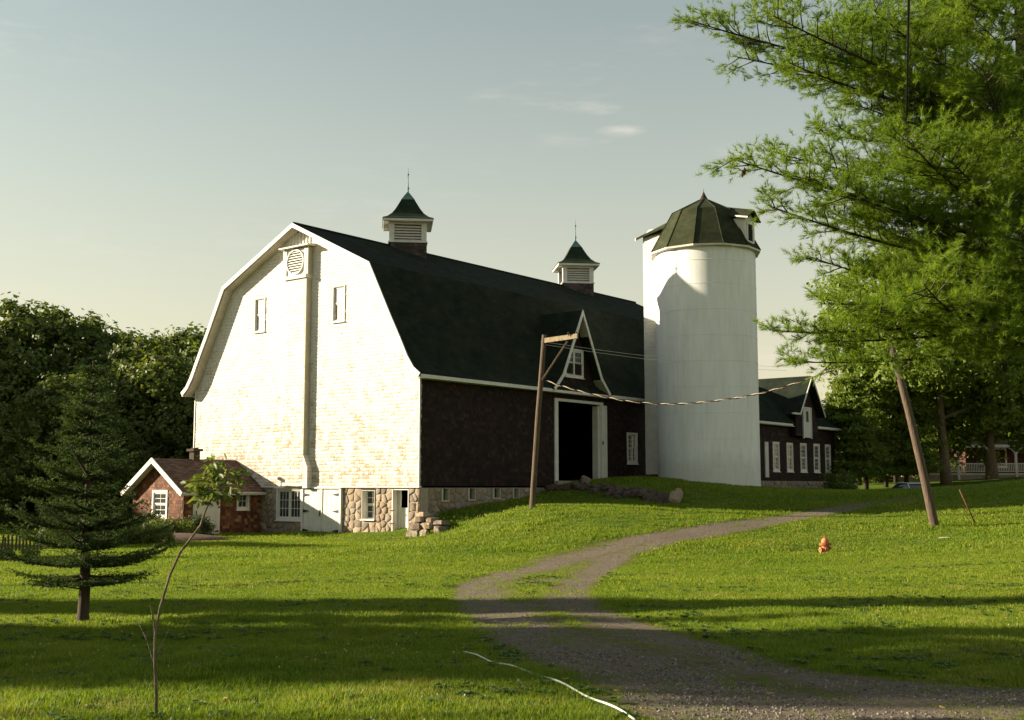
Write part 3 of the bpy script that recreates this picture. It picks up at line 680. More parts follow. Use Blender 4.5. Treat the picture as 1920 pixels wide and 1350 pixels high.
# basement openings under the gable
fB = lambda a, b, o: (-o + .0, a, b)
window(barn, fB, 7.72, 9.36, .58, 1.92, 3, 3, sash=1, case=.10, depth=.06, mull=True, sill=True)
window(barn, lambda a, b, o: (-o + .02, a, b), 2.76, 3.58, .62, 1.93, 2, 2, sash=2, case=0, depth=.30, sill=True)
dd = MB(fG); dd.box(4.86, 4.98, -.4, 2.0, -.1, .10); dd.box(7.47, 7.58, -.4, 2.0, -.1, .10); dd.box(4.86, 9.5, 2.002, 2.05, -.1, .14); drf2 = dd.build('door_frame', 'white_trim', barn)
for k, (p0, p1) in enumerate([(4.99, 6.21), (6.23, 7.46)]):
    m_ = MB(fG); m_.box(p0, p1, -.35, 1.98, .0, .03); leaf = m_.build('cellar_door', 'board_white', barn)
    nb_ = 7; bw_ = (p1 - p0) / nb_
    for i in range(nb_):
        b_ = MB(fG); b_.box(p0 + i * bw_ + .004, p0 + (i + 1) * bw_ - .004, -.33, 1.97, .03, .052 + .004 * (i % 2)); b_.build('plank', 'board_white', leaf)
    ra = MB(fG); ra.box(p0, p1, -.18, -.05, .062, .085) if k else None; ra.box(p0 + .0, p0 + .09, -.33, 1.97, .062, .085) if k == 1 else ra.box(p1 - .08, p1, -.33, 1.97, .062, .085)
    ra.build('door_batten', 'board_white', leaf)
    for zz in (.05, .95, 1.72):
        hx0, hx1 = (p0, p0 + .42) if k == 0 else (p1 - .42, p1)
        hg = MB(fG)
        if k == 0: hg.prism([(p0, zz - .07), (p0 + .42, zz - .012), (p0 + .42, zz + .012), (p0, zz + .07)], .086, .10)
        else: hg.prism([(p1, zz - .07), (p1, zz + .07), (p1 - .42, zz + .012), (p1 - .42, zz - .012)], .086, .10)
        hg.build('hinge', 'black_iron', leaf)
    if k == 1:
        hg = MB(fG); hg.box(p0 + .02, p0 + .06, .72, 1.0, .087, .12); hg.build('handle', 'black_iron', leaf)
# half door deep in its recess, upper leaf open
m_ = MB(fG); m_.box(1.60, 1.66, -.5, 1.98, -.55, .02); m_.box(.66, .70, -.5, 1.98, -.55, .0); m_.box(.70, 1.60, 1.94, 1.98, -.55, .0); dfr = m_.build('door_frame', 'board_white', barn)
m_ = MB(fG); m_.box(.72, 1.42, -.45, 1.16, -.36, -.31); hdr = m_.build('half_door', 'board_white', barn)
for i in range(4):
    b_ = MB(fG); b_.box(.73 + i * .172, .895 + i * .172, -.44, 1.15, -.31, -.295); b_.build('plank', 'board_white', hdr)
m_ = MB(fG); m_.box(1.42, 1.60, -.5, 1.94, -.36, -.25); m_.build('side_panel', 'board_white', barn)
for zz in (.45, 1.02):
    hg = MB(fG); hg.box(1.44, 1.75, zz, zz + .04, .03, .05); hg.build('hinge', 'black_iron', barn)
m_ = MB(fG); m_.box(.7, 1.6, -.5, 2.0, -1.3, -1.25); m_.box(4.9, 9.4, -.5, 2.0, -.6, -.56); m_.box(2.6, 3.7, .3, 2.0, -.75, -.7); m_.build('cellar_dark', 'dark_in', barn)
# rough stone pier stepping out from the corner
pier = MB(fG)
def block(mb_, a, b, o, sa, sb, so, r):
    j = lambda v: v + r.uniform(-.025, .025)
    vs = [(j(a + i * sa), j(b + k * sb), j(o + l * so)) for l in (0, 1) for k in (0, 1) for i in (0, 1)]
    mb_.add(vs, [(0, 2, 3, 1), (4, 5, 7, 6), (0, 1, 5, 4), (1, 3, 7, 5), (3, 2, 6, 7), (2, 0, 4, 6)])
rr = random.Random(5)
for i, (a, b, o, sa, sb, so) in enumerate([(-.5, -.3, .05, .62, .5, .7), (-.52, .22, .05, .6, .32, .6), (-.46, .55, .05, .5, .22, .45), (-1.0, -.3, -.1, .48, .55, .75), (-1.02, .27, -.1, .46, .28, .6), (-1.55, -.2, -.4, .5, .62, .8), (-1.5, .44, -.4, .44, .2, .7), (-.55, .78, -.1, .5, .2, .4), (-1.0, .56, -.2, .42, .2, .5)]):
    link('pier_stone', RK[i % 6], barn, fG(a + sa / 2, b + sb / 2, o + so / 2), (rr.uniform(-.1, .1), rr.uniform(-.1, .1), rr.uniform(-.15, .15)), (so * 1.1, sa * 1.12, sb * 1.15))
# wall dormer over the doorway
DS, DW, DZ = 11.66, 2.2, 10.95
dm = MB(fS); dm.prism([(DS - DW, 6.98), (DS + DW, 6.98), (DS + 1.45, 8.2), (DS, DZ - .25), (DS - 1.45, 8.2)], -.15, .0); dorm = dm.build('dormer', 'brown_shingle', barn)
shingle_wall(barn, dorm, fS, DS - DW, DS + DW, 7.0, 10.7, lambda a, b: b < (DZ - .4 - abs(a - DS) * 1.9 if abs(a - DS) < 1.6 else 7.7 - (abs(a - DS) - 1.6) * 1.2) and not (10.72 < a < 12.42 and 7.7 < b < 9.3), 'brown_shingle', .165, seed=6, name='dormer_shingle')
def dorm_roof(ds, hw, zt, zk, hk, zb, t_back, over, nm, par, mats, ts=.10, bh=.16):
    """steep gable with flared feet; runs back into the main roof"""
    pr = [(ds - hw, zb), (ds - hk, zk), (ds, zt), (ds + hk, zk), (ds + hw, zb)]
    f_ = lambda a, b, o: (a, -o, b)
    def shell(o0, o1, dn, th, name, mt):
        m2 = MB(f_); n = len(pr); lo = []
        up = [(x, z - dn) for x, z in pr]
        for i, (x, z) in enumerate(up):
            a = up[max(i - 1, 0)]; b = up[min(i + 1, n - 1)]; dx, dz = b[0] - a[0], b[1] - a[1]; l = math.hypot(dx, dz) or 1
            lo.append((x + dz / l * th, z - dx / l * th) if i != n // 2 else (x, z - th * 1.9))
        for i in range(n - 1):
            p, q, r_, s_ = up[i], up[i + 1], lo[i + 1], lo[i]
            m2.prism([s_, r_, q, p], o0, o1)
        return m2.build(name, mt, par)
    shell(-t_back, over, 0, ts, nm + '_roof', mats[0]); shell(over, over + .05, -.01, bh, nm + '_bargeboard', mats[1]); shell(0.02, over - .005, ts + .02, .04, nm + '_soffit', mats[2])
dorm_roof(DS, 2.55, 11.22, 7.75, 1.78, 6.98, 3.2, .55, 'dormer', dorm, ('roof_green', 'white_trim', 'soffit'))
window(barn, lambda a, b, o: (a, -o - .0, b), 10.92, 12.34, 7.84, 9.12, 3, 2, sash=2, case=.11, depth=.02, mull=True)
# cupolas, set cornerwise on the ridge
def cupola(s):
    c = thing('cupola', None, None, (s, RC, 0), math.pi / 4 + R(0)); c.parent = barn
    hw = 1.0
    m_ = MB(); m_.box(-hw, hw, -hw, hw, 12.6, 15.05); b0 = m_.build('cupola_base', 'brown_shingle', c)
    for sd_ in range(4):
        a = sd_ * math.pi / 2; ca, sa = round(math.cos(a)), round(math.sin(a))
        f_ = lambda x, z, o, ca=ca, sa=sa: (ca * x - sa * -(hw + o), sa * x + ca * -(hw + o), z)
        if sd_ != 2: shingle_wall(barn, b0, f_, -hw, hw, 13.2, 14.95, lambda x, z: True, 'cupola_shingle', .165, seed=20 + sd_, name='base_shingle')
    m_ = MB(); m_.box(-hw - .05, hw + .05, -hw - .05, hw + .05, 15.051, 15.12)
    for x in (-1, 1):
        for y in (-1, 1): m_.box(x * hw * .86 - .14 * (1 if x > 0 else .999), x * hw * .86 + .14, y * hw * .86 - .14, y * hw * .86 + .14, 15.12, 16.05)
    m_.box(-hw, hw, -hw, hw, 16.05, 16.15); fr = m_.build('louvre_frame', 'white_trim', c)
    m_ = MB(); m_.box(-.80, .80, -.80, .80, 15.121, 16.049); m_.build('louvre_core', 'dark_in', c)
    for sd_ in range(4):
        a = sd_ * math.pi / 2; ca, sa = round(math.cos(a)), round(math.sin(a))
        f_ = lambda x, z, o, ca=ca, sa=sa: (ca * x - sa * -o, sa * x + ca * -o, z)
        if sd_ == 2: continue
        for i in range(6):
            z0 = 15.15 + i * .148; m_ = MB(f_)
            m_.add([(-.72, z0, .97), (.72, z0, .97), (.72, z0 + .11, .85), (-.72, z0 + .11, .85), (-.72, z0 - .02, .96), (.72, z0 - .02, .96), (.72, z0 + .09, .84), (-.72, z0 + .09, .84)],
                   [(0, 1, 2, 3), (7, 6, 5, 4), (0, 4, 5, 1), (1, 5, 6, 2), (2, 6, 7, 3), (3, 7, 4, 0)]); m_.build('slat', 'white_trim', c)
    q = math.sqrt(2)
    m_ = MB(); m_.lathe([(1.30 * q, 16.151), (1.33 * q, 16.17), (1.33 * q, 16.30), (1.27 * q, 16.30)], 4, off=math.pi / 4); m_.build('eave_board', 'white_trim', c)
    m_ = MB(); m_.lathe([(r * q, z) for r, z in [(1.36, 16.302), (1.36, 16.33), (1.10, 16.46), (.86, 16.68), (.66, 16.98), (.48, 17.32), (.34, 17.6)]], 4, off=math.pi / 4); m_.build('cupola_roof', 'cup_roof', c)
    m_ = MB(); m_.lathe([(.36 * q, 17.57), (.17 * q, 17.86), (.03, 18.08)], 4, off=math.pi / 4); m_.build('copper_cap', 'copper', c)
    m_ = MB(); m_.lathe([(.03, 17.95), (.05, 18.1), (.035, 18.2), (.085, 18.27), (.035, 18.34), (.022, 18.7), (.02, 18.98), (.06, 19.02), (.06, 19.06), (.016, 19.1), (.008, 19.42)], 8); m_.build('finial', 'copper', c, True)
M['cupola_shingle'] = m_shingle('cupola_shingle', [(0, (.03, .022, .018)), (.5, (.06, .042, .036)), (1, (.10, .08, .07))])
cupola(7.52); cupola(23.3)

# ------------------------------------------------------------------ the hut against the gable (origin at barn corner axes)
HL, HT0, HT1 = 4.5, 10.65, 14.70; HRC = (HT0 + HT1) / 2
hut = thing('hut', 'small red-brown shingled hut with white trimmed gable built against the barn', 'hut', (*loc2w(-HL / 2, HRC), -.2), BROT)
hx, hy = -HL / 2, HRC
HW = (HT1 - HT0) / 2
hp = lambda s, t, z: (s - hx, t - hy, z + .2)
fHf = lambda a, b, o: hp(-HL - o, a, b)           # front gable: a = t
fHs = lambda a, b, o: hp(a, HT0 - o, b)           # side wall facing the drive
HZE, HZP = 1.95, 3.28
hwin = (11.98, 12.98, .72, 1.82)
top = [(HT0, HZE), (HRC, HZP), (HT1, HZE)]
m_ = MB(fHf); wall_holes(m_, HT0, HT1, -.8, top, [hwin], .15); hf = m_.build('front_wall', 'red_shingle', hut)
def ok_h(a, b): return b < poly_y(top, a) - .05 and not (hwin[0] - .1 < a < hwin[1] + .1 and hwin[2] - .16 < b < hwin[3] + .1)
shingle_wall(hut, hf, fHf, HT0, HT1, -.5, HZP, ok_h, 'red_shingle', .15, 300, lambda a, b: (a - HT0) ** 2 + (b - 1.5) ** 2, seed=11, wf=.85)
window(hut, fHf, *hwin, 2, 2, sash=2, case=.11, depth=.05)
sdoor = (-3.92, -2.55, -.45, 1.78); sw2 = (-1.42, -.82, 1.05, 1.75)
m_ = MB(fHs); wall_holes(m_, -HL + .15, 0, -.8, [(-HL, HZE), (0, HZE)], [sw2], .15); hs_ = m_.build('side_wall', 'red_shingle', hut)
shingle_wall(hut, hs_, fHs, -HL, -.02, -.5, HZE - .05, lambda a, b: not (sdoor[0] - .12 < a < sdoor[1] + .1 and b < sdoor[3] + .1) and not (sw2[0] - .1 < a < sw2[1] + .1 and sw2[2] - .14 < b < sw2[3] + .1), 'red_shingle', .15, 0, seed=12, name='side_shingle', wf=.85)
window(hut, fHs, *sw2, 2, 2, sash=1, case=.07, depth=.04)
m_ = MB(fHs); m_.box(sdoor[0], sdoor[1], sdoor[2], sdoor[3], .03, .05); hd_ = m_.build('door', 'board_white', hut)
for i in range(8):
    b_ = MB(fHs); w8 = (sdoor[1] - sdoor[0]) / 8; b_.box(sdoor[0] + i * w8 + .003, sdoor[0] + (i + 1) * w8 - .003, sdoor[2], sdoor[3], .05, .065 + .003 * (i % 2)); b_.build('plank', 'board_white', hd_)
m_ = MB(fHs); m_.box(sdoor[0] + .06, sdoor[0] + .09, .75, .98, .07, .1); m_.build('handle', 'black_iron', hd_)
for zz in (-.0, 1.5):
    m_ = MB(fHs); m_.prism([(sdoor[1], zz - .05), (sdoor[1], zz + .05), (sdoor[1] - .3, zz + .01), (sdoor[1] - .3, zz - .01)], .07, .085); m_.build('hinge', 'black_iron', hd_)
m_ = MB(fHs); m_.box(sdoor[0] - .07, sdoor[0], -.5, sdoor[3] + .06, .0, .05); m_.box(sdoor[1], sdoor[1] + .07, -.5, sdoor[3] + .06, .0, .05); m_.box(sdoor[0], sdoor[1], sdoor[3], sdoor[3] + .06, .0, .05); m_.build('door_frame', 'white_trim', hut)
m_ = MB(lambda a, b, o: hp(a, HT1 + o, b)); m_.box(-HL + .15, 0, -.8, HZE, -.15, 0); m_.build('side_wall', 'red_shingle', hut)
m_ = MB(); m_.box(*(-HL + .2 - hx, -.1 - hx), HT0 + .2 - hy, HT1 - .2 - hy, -.5, -.0 + .2); m_.build('hut_floor', 'dark_in', hut)
ov = .42; k_ = (HZP - HZE) / (HRC - HT0)
for sg in (-1, 1):
    f_ = lambda a, b, o, sg=sg: hp(a, HRC + sg * b * math.cos(math.atan(k_)) + sg * o * math.sin(math.atan(k_)), HZP + .14 - b * math.sin(math.atan(k_)) + o * math.cos(math.atan(k_)))
    ln = (HRC - HT0 + ov) / math.cos(math.atan(k_))
    m_ = MB(f_); m_.box(-HL - .38, -.01, 0.0, ln, -.08, 0); rf = m_.build('roof', 'hut_roof', hut)
    f2 = lambda a, b, o, f_=f_, ln=ln: f_(a, ln - b, o + .002)
    shingle_wall(hut, rf, f2, -HL - .38, -.02, 0, ln - .1, lambda a, b: True, 'hut_roof', .145, 0, seed=14 + sg, name='roof_shingle', th=.02)
    m_ = MB(f_); m_.box(-HL - .43, -HL - .38, -.01, ln + .02, -.19, .03); m_.build('rake_board', 'white_trim', hut)
    m_ = MB(f_); m_.box(-HL - .38, -.02, ln + .002, ln + .04, -.13, .01); m_.build('eave_board', 'white_trim', hut)
    m_ = MB(f_); m_.box(-HL - .37, -HL, .02, ln - .01, -.13, -.085); m_.build('soffit', 'white_trim', hut)
m_ = MB(lambda a, b, o: hp(a, b, o)); m_.box(-2.68, -2.32, HRC - .18, HRC + .18, 3.2, 3.80); m_.box(-2.78, -2.22, HRC - .28, HRC + .28, 3.80, 3.92); m_.box(-2.62, -2.38, HRC - .12, HRC + .12, 3.92, 3.98)
m_.build('chimney', 'bark_dark', hut)

# ------------------------------------------------------------------ silo
SX, SY = 10.52, 61.3; SR = 2.70; SZ0, SZ1 = 1.2, 14.80
silo = thing('silo', 'round white silo with a faceted dark roof standing beside the barn', 'silo', (SX, SY, 0), BROT)
m_ = MB(); m_.lathe([(SR, SZ0)] + [(SR, SZ1)], 96); so = m_.build('silo_wall', 'silo', silo, True); smooth_auto(so, 40)
for i, z in enumerate([3.2, 4.55, 5.9, 7.25, 8.6, 9.95, 11.3, 12.65, 13.9]):
    m_ = MB(); m_.lathe([(SR - .01, z - .012), (SR + .010, z - .009), (SR + .010, z + .009), (SR - .01, z + .012)], 96); m_.build('hoop', 'silo', silo, True)
N = 12; offa = R(-6 + 15) - BROT - R(90) + R(0)
lev = [(3.0, 14.70), (1.80, 16.88), (.28, 17.68)]
for k in range(N):
    a0 = offa + 2 * math.pi * k / N; a1 = a0 + 2 * math.pi / N
    m_ = MB(); vs = []
    for r, z in lev: vs += [(r * math.cos(a0), r * math.sin(a0), z), (r * math.cos(a1), r * math.sin(a1), z)]
    vs += [(x * .97, y * .97, z - .12) for x, y, z in vs]
    m_.add(vs, [(0, 1, 3, 2), (2, 3, 5, 4), (7, 6, 8, 9), (9, 8, 10, 11), (0, 6, 7, 1), (0, 2, 8, 6), (2, 4, 10, 8), (1, 7, 9, 3), (3, 9, 11, 5), (4, 5, 11, 10)])
    m_.build('roof_facet', 'silo_roof', silo)
    m_ = MB(); m_.tube([(3.02 * math.cos(a0), 3.02 * math.sin(a0), 14.70), (1.81 * math.cos(a0), 1.81 * math.sin(a0), 16.89), (.28 * math.cos(a0), .28 * math.sin(a0), 17.69)], .028, 5); m_.build('hip_cap', 'silo_roof', silo)
m_ = MB(); m_.lathe([(2.72, 14.56), (3.0, 14.60), (3.02, 14.69), (2.7, 14.70)], N, off=offa); m_.build('eave_board', 'old_white', silo)
m_ = MB(); m_.lathe([(.36, 17.60), (.24, 17.72), (.12, 17.95), (.03, 18.15), (.012, 18.18), (.012, 18.34)], 10); m_.build('finial', 'rust_tin', silo, True)
# chute between silo and barn, with its gabled head; loading dormer opposite
fC = lambda a, b, o: (a, b, o)
m_ = MB(); m_.box(-.62, .62, 1.4, 3.55, 2.75, 16.0); ch = m_.build('chute', 'silo', silo)
chf = lambda a, b, o: (-.62 - o, a, b)
shingle_wall(silo, ch, chf, 1.42, 3.55, 2.8, 15.8, lambda a, b: True, 'silo_shingle' if 'silo_shingle' in M else 'board_white', .2, 0, seed=31, name='chute_board', wf=7, th=.012)
m_ = MB(lambda a, b, o: (a, o, b)); m_.prism([(-.62, 16.0), (.62, 16.0), (0, 16.55)], 1.6, 3.55); m_.build('chute_gable', 'board_white', silo)
def slab(mbx, pts, th):
    n = len(pts); mbx.add(list(pts) + [(p[0], p[1], p[2] - th) for p in pts], [tuple(range(n)), tuple(reversed(range(n, 2 * n)))] + [(i, n + i, n + (i + 1) % n, (i + 1) % n) for i in range(n)])
for sg in (-1, 1):
    m_ = MB(); slab(m_, [(0, 1.5, 17.05), (sg * .85, 1.5, 16.50), (sg * .85, 3.85, 15.95), (0, 3.85, 16.35)], .09); m_.build('chute_roof', 'silo_roof', silo)
m_ = MB(); 
for sg in (-1, 1): slab(m_, [(0, 3.86, 16.37), (sg * .87, 3.86, 15.97), (sg * .87, 3.92, 15.96), (0, 3.92, 16.36)], .17)
m_.build('chute_bargeboard', 'white_trim', silo)
m_ = MB(); m_.box(-.7, .7, 1.5, 3.2, 1.9, 2.76); m_.build('chute_footing', 'dark_in', silo)
m_ = MB(); m_.box(-.55, .55, -2.72, -1.4, 14.75, 16.25); dm_ = m_.build('loading_dormer', 'board_white', silo)
m_ = MB(); m_.box(-.26, .26, -2.745, -2.722, 15.05, 15.95); m_.build('loading_opening', 'dark_in', silo)
m_ = MB(); m_.box(-.36, -.26, -2.76, -2.72, 14.95, 16.05); m_.box(.26, .36, -2.76, -2.72, 14.95, 16.05); m_.box(-.26, .26, -2.76, -2.72, 15.95, 16.05); m_.box(-.26, .26, -2.76, -2.72, 14.95, 15.05); m_.build('opening_trim', 'white_trim', silo)
for sg in (-1, 1):
    m_ = MB(); slab(m_, [(0, -1.0, 17.2), (0, -3.0, 16.72), (sg * .75, -3.0, 16.22), (sg * .75, -1.0, 16.66)], .10); m_.build('dormer_roof', 'silo_roof', silo)
    m_ = MB(); slab(m_, [(sg * .752, -2.25, 16.39), (sg * .752, -3.0, 16.225), (sg * .78, -3.0, 16.225), (sg * .78, -2.25, 16.39)], .08); m_.build('dormer_trim', 'white_trim', silo)
m_ = MB(); m_.prism([(-.55, 0), (.55, 0), (0, .45)], 0, 1) if False else None
m_ = MB(lambda a, b, o: (a, o, b)); m_.prism([(-.55, 16.25), (.55, 16.25), (0, 16.62)], -2.72, -1.4); m_.build('dormer_gable', 'board_white', silo)

# ------------------------------------------------------------------ long stable wing behind
B0, B1, BD = 31.2, 45.1, 9.0; BZE, BZ0 = 6.35, 1.5
wing = thing('stable', 'low dark brown stable with a row of tall white windows and a steep cross gable', 'stable', (*loc2w(B0, 0), 0), BROT)
fW = lambda a, b, o: (a - B0, -o, b)
ww = [(34.75, 35.5, 3.22, 4.98), (36.9, 37.65, 3.22, 4.98), (39.1, 39.9, 3.22, 5.02), (41.35, 42.15, 3.22, 5.04), (43.4, 44.1, 3.22, 5.04)]
m_ = MB(fW); wall_holes(m_, B0, B1, 2.5, [(B0, BZE), (B1, BZE)], ww, .2); wf_ = m_.build('front_wall', 'brown_shingle', wing)
def ok_w(a, b):
    for q in ww:
        if q[0] - .14 < a < q[1] + .14 and q[2] - .16 < b < q[3] + .14: return False
    return True
shingle_wall(wing, wf_, fW, B0, B1, 2.5, BZE - .1, ok_w, 'brown_shingle', .18, 0, seed=41, name='front_shingle', wf=1.3)
for q in ww: window(wing, fW, *q, 2, 3, sash=2, case=.12, depth=.05)
m_ = MB(fW); wall_holes(m_, B0, B1, BZ0 - .6, [(B0, 2.48), (B1, 2.48)], [], .3, -.05); wfd = m_.build('foundation', 'mortar', wing)
stone_cells(wfd, lambda a, b, o: (a - B0, -o + .05, b), [(33.0, B1, 1.6, 2.47)], .42, 44, .06)
m_ = MB(); m_.box(B1 - B0 - .2, B1 - B0, .2, BD, 1.0, BZE); m_.box(0, B1 - B0, BD - .2, BD, 1.0, BZE - .01); m_.box(0, .2, .2, BD - .2, 1.0, BZE); m_.build('rear_wall', 'brown_shingle', wing)
m_ = MB(); m_.prism([(0, 0)], 0, 0) if False else None
wp = [(-.45, 6.42), (1.2, 8.05), (2.6, 9.15), (BD / 2, 9.75), (BD - 2.6, 9.15), (BD - 1.2, 8.05), (BD + .45, 6.42)]
roof_shell(wp, -.1, B1 - B0 + .45, .14, 'roof', 'roof_green', wing)
m_ = MB(lambda a, b, o: (B1 - B0 - .2 + o, a, b)); m_.prism([(0, BZE), (BD, BZE)] + [(p[0], p[1] - .15) for p in reversed(wp[1:-1])], 0, .18); m_.build('end_gable', 'brown_shingle', wing)
m_ = MB(fW); m_.box(B0, 37.0, 6.24, 6.38, .40, .46); m_.box(41.2, B1 + .4, 6.24, 6.38, .40, .46); m_.box(B0, B1 + .4, 6.2, 6.24, .0, .40); m_.build('eave_board', 'white_trim', wing)
GS = 39.2; gh_ = 2.25
m_ = MB(fW); m_.prism([(GS - 1.9, 5.6), (GS + 1.9, 5.6), (GS + 1.75, 7.0), (GS, 9.55), (GS - 1.75, 7.0)], -.05, .47); cg = m_.build('cross_gable', 'brown_shingle', wing)
shingle_wall(wing, cg, lambda a, b, o: (a - B0, -o - .47, b), GS - 1.88, GS + 1.88, 5.6, 9.3, lambda a, b: b < 9.4 - abs(a - GS) * 1.62 and not (GS - .6 < a < GS + .6 and b < 7.7), 'brown_shingle', .18, 0, seed=42, name='gable_shingle', wf=1.3)
pr0 = dorm_roof
m_ = MB(fW)
for sg in (-1, 1): m_.prism([(GS, 9.85), (GS + sg * 2.05, 7.1), (GS + sg * 2.05, 6.98), (GS, 9.70)], -3.6, .95)
m_.build('cross_gable_roof', 'roof_green', wing)
m_ = MB(fW)
for sg in (-1, 1): m_.prism([(GS, 9.88), (GS + sg * 2.08, 7.12), (GS + sg * 2.08, 6.96), (GS, 9.70)], .951, 1.0)
m_.prism([(GS - 3.1, 7.0), (GS - 2.05, 7.0), (GS - 2.05, 7.12), (GS - 3.1, 7.12)], .8, .95)
m_.build('cross_gable_trim', 'white_trim', wing)
m_ = MB(fW); m_.box(38.55, 39.75, 5.5, 7.55, .49, .54); ld = m_.build('loft_door', 'board_white', wing)
m_ = MB(fW); m_.box(38.46, 38.55, 5.44, 7.64, .48, .58); m_.box(39.75, 39.84, 5.44, 7.64, .48, .58); m_.box(38.55, 39.75, 7.55, 7.64, .48, .58); m_.build('door_frame', 'white_trim', ld)
m_ = MB(fW); m_.box(38.95, 39.35, 6.6, 7.35, .541, .55); m_.build('door_pane', 'glass', ld)
m_ = MB(fW); m_.box(33.35, 33.85, 2.7, 5.05, .03, .10); m_.build('door', 'board_white', wing)
# ================================================================== vegetation
def rand_unit(r, n):
    v = r.normal(size=(n, 3)); return v / np.linalg.norm(v, axis=1, keepdims=True)
def leaf_quads(c, nrm, size, r, asp=.62, fold=0.):
    """a diamond leaf at each centre"""
    n = len(c); t = rand_unit(r, n); t -= nrm * (t * nrm).sum(1, keepdims=True); t /= np.linalg.norm(t, axis=1, keepdims=True) + 1e-9
    b = np.cross(nrm, t); s = (size * r.uniform(.7, 1.3, n))[:, None] if np.isscalar(size) else (size * r.uniform(.7, 1.3, n))[:, None]
    v = np.stack([c - t * s * .5, c + b * s * .5 * asp - nrm * s * fold, c + t * s * .5, c - b * s * .5 * asp - nrm * s * fold], 1).reshape(-1, 3)
    return v, np.arange(4 * n).reshape(-1, 4)
def crown_mesh(name, blobs, n_clump, per, leaf, clump_r, mat, r, flat=.8, up=.25, fill=.25):
    """leaf clumps spread over and inside a set of lobes (x,y,z,rx,ry,rz); gaps stay between clumps"""
    w_ = np.array([b[3] * b[4] + b[4] * b[5] for b in blobs]); pick = r.choice(len(blobs), n_clump, p=w_ / w_.sum()); B = np.array(blobs)[pick]
    d = rand_unit(r, n_clump); rad = np.where(r.random(n_clump) < fill, r.uniform(.35, .8, n_clump), r.uniform(.82, 1.08, n_clump))
    c = B[:, :3] + d * rad[:, None] * B[:, 3:6]
    keepc = np.ones(n_clump, bool)
    for i, b in enumerate(blobs):
        q = ((c - np.array(b[:3])) / np.array(b[3:6])); ins = (q ** 2).sum(1) < .42; keepc &= ~(ins & (pick != i))
    c = c[keepc]; d = d[keepc]; m = len(c)
    cr = clump_r * r.uniform(.6, 1.4, m)
    off = r.normal(size=(m, per, 3)) * .5 * cr[:, None, None]; off[:, :, 2] *= flat
    P = (c[:, None] + off).reshape(-1, 3)
    nn = (d[:, None] * .8 + off / (cr[:, None, None] + 1e-6) * .7 + r.normal(size=(m, per, 3)) * .55 + np.array([0, 0, up])).reshape(-1, 3); nn /= np.linalg.norm(nn, axis=1, keepdims=True)
    v, f = leaf_quads(P, nn, leaf, r); return mesh_np(name, v, f, M[mat] if isinstance(mat, str) else mat)
def trunk_mesh(name, height, r0, limbs, mat, r, lean=(0, 0), n=9, flare=1.25, wob=.05):
    mb = MB(); k = 7; pts = []
    for i in range(k + 1):
        t = i / k; pts.append((lean[0] * t * t * height + r.normal() * wob * (i > 0), lean[1] * t * t * height + r.normal() * wob * (i > 0), height * t - .25 * (i == 0)))
    rad = [r0 * (flare if i == 0 else 1.12 if i == 1 else 1) * (1 - .72 * i / k) for i in range(k + 1)]
    mb.tube(pts, rad, n)
    for (tz, az, ln, rise, lr) in limbs:
        i = min(int(tz * k), k - 1); f_ = tz * k - i; p0 = Vector(pts[i]).lerp(Vector(pts[i + 1]), f_); d = Vector((math.cos(az), math.sin(az), 0))
        q = [p0 + d * ln * t + Vector((0, 0, rise * (t ** .8))) + Vector((r.normal(), r.normal(), r.normal())) * wob * 1.5 * t for t in (0, .3, .6, 1)]
        mb.tube(q, [lr, lr * .75, lr * .5, lr * .2], 6)
    return mb.mesh(name, mat, True)
def decid_data(nm, seed, H_, W_, base=.25, leaf=.34, n_clump=620, per=26, mat='leaf_forest', clump=.75, r0=.25, nb=11, bark='bark_dark', lean=(0, 0), fill=.25):
    r = np.random.default_rng(seed); blobs = [(lean[0] * H_ * .6, lean[1] * H_ * .6, H_ * (base + (1 - base) * .52), W_ * .33, W_ * .33, H_ * (1 - base) * .44)]
    for i in range(nb):
        a = 2.4 * i + r.uniform(-.4, .4); t = (i + .5) / nb; z = H_ * (base + .08 + (1 - base) * .84 * t); rr = W_ * .5 * math.sin(math.pi * min(.97, .22 + .74 * t)) ** .8
        s = W_ * r.uniform(.15, .25)
        blobs.append((math.cos(a) * (rr - s * .6) + lean[0] * z, math.sin(a) * (rr - s * .6) + lean[1] * z, z, s, s, s * r.uniform(.7, 1.0)))
    cm = crown_mesh('crown', blobs, n_clump, per, leaf, clump, mat, r, fill=fill)
    limbs = [(r.uniform(.25, .9), r.uniform(0, 6.28), W_ * r.uniform(.2, .42), H_ * r.uniform(.08, .2), r0 * r.uniform(.25, .5)) for _ in range(10)]
    return cm, trunk_mesh('trunk', H_ * .85, r0, limbs, bark, r, lean)
def put_tree(name, data, x, y, s, rz, label, cat='tree', group=None, sz=None, dz=0):
    t = thing(name, label, cat, (x, y, h(x, y) + dz), rz, group); t.scale = (s, s, sz or s)
    link('crown', data[0], t); link('trunk', data[1], t); return t
rf_ = np.random.default_rng(77)
FOR = [decid_data('f', 100 + i, 14, [9.5, 8, 11, 9][i], .16,   .40, 760, 30, nb=20, fill=.15, r0=.28, clump=.62) for i in range(4)]
FOR_TALL = decid_data('f', 110, 16, 7.5, .3, .36, 560, 28, r0=.24, clump=.8)
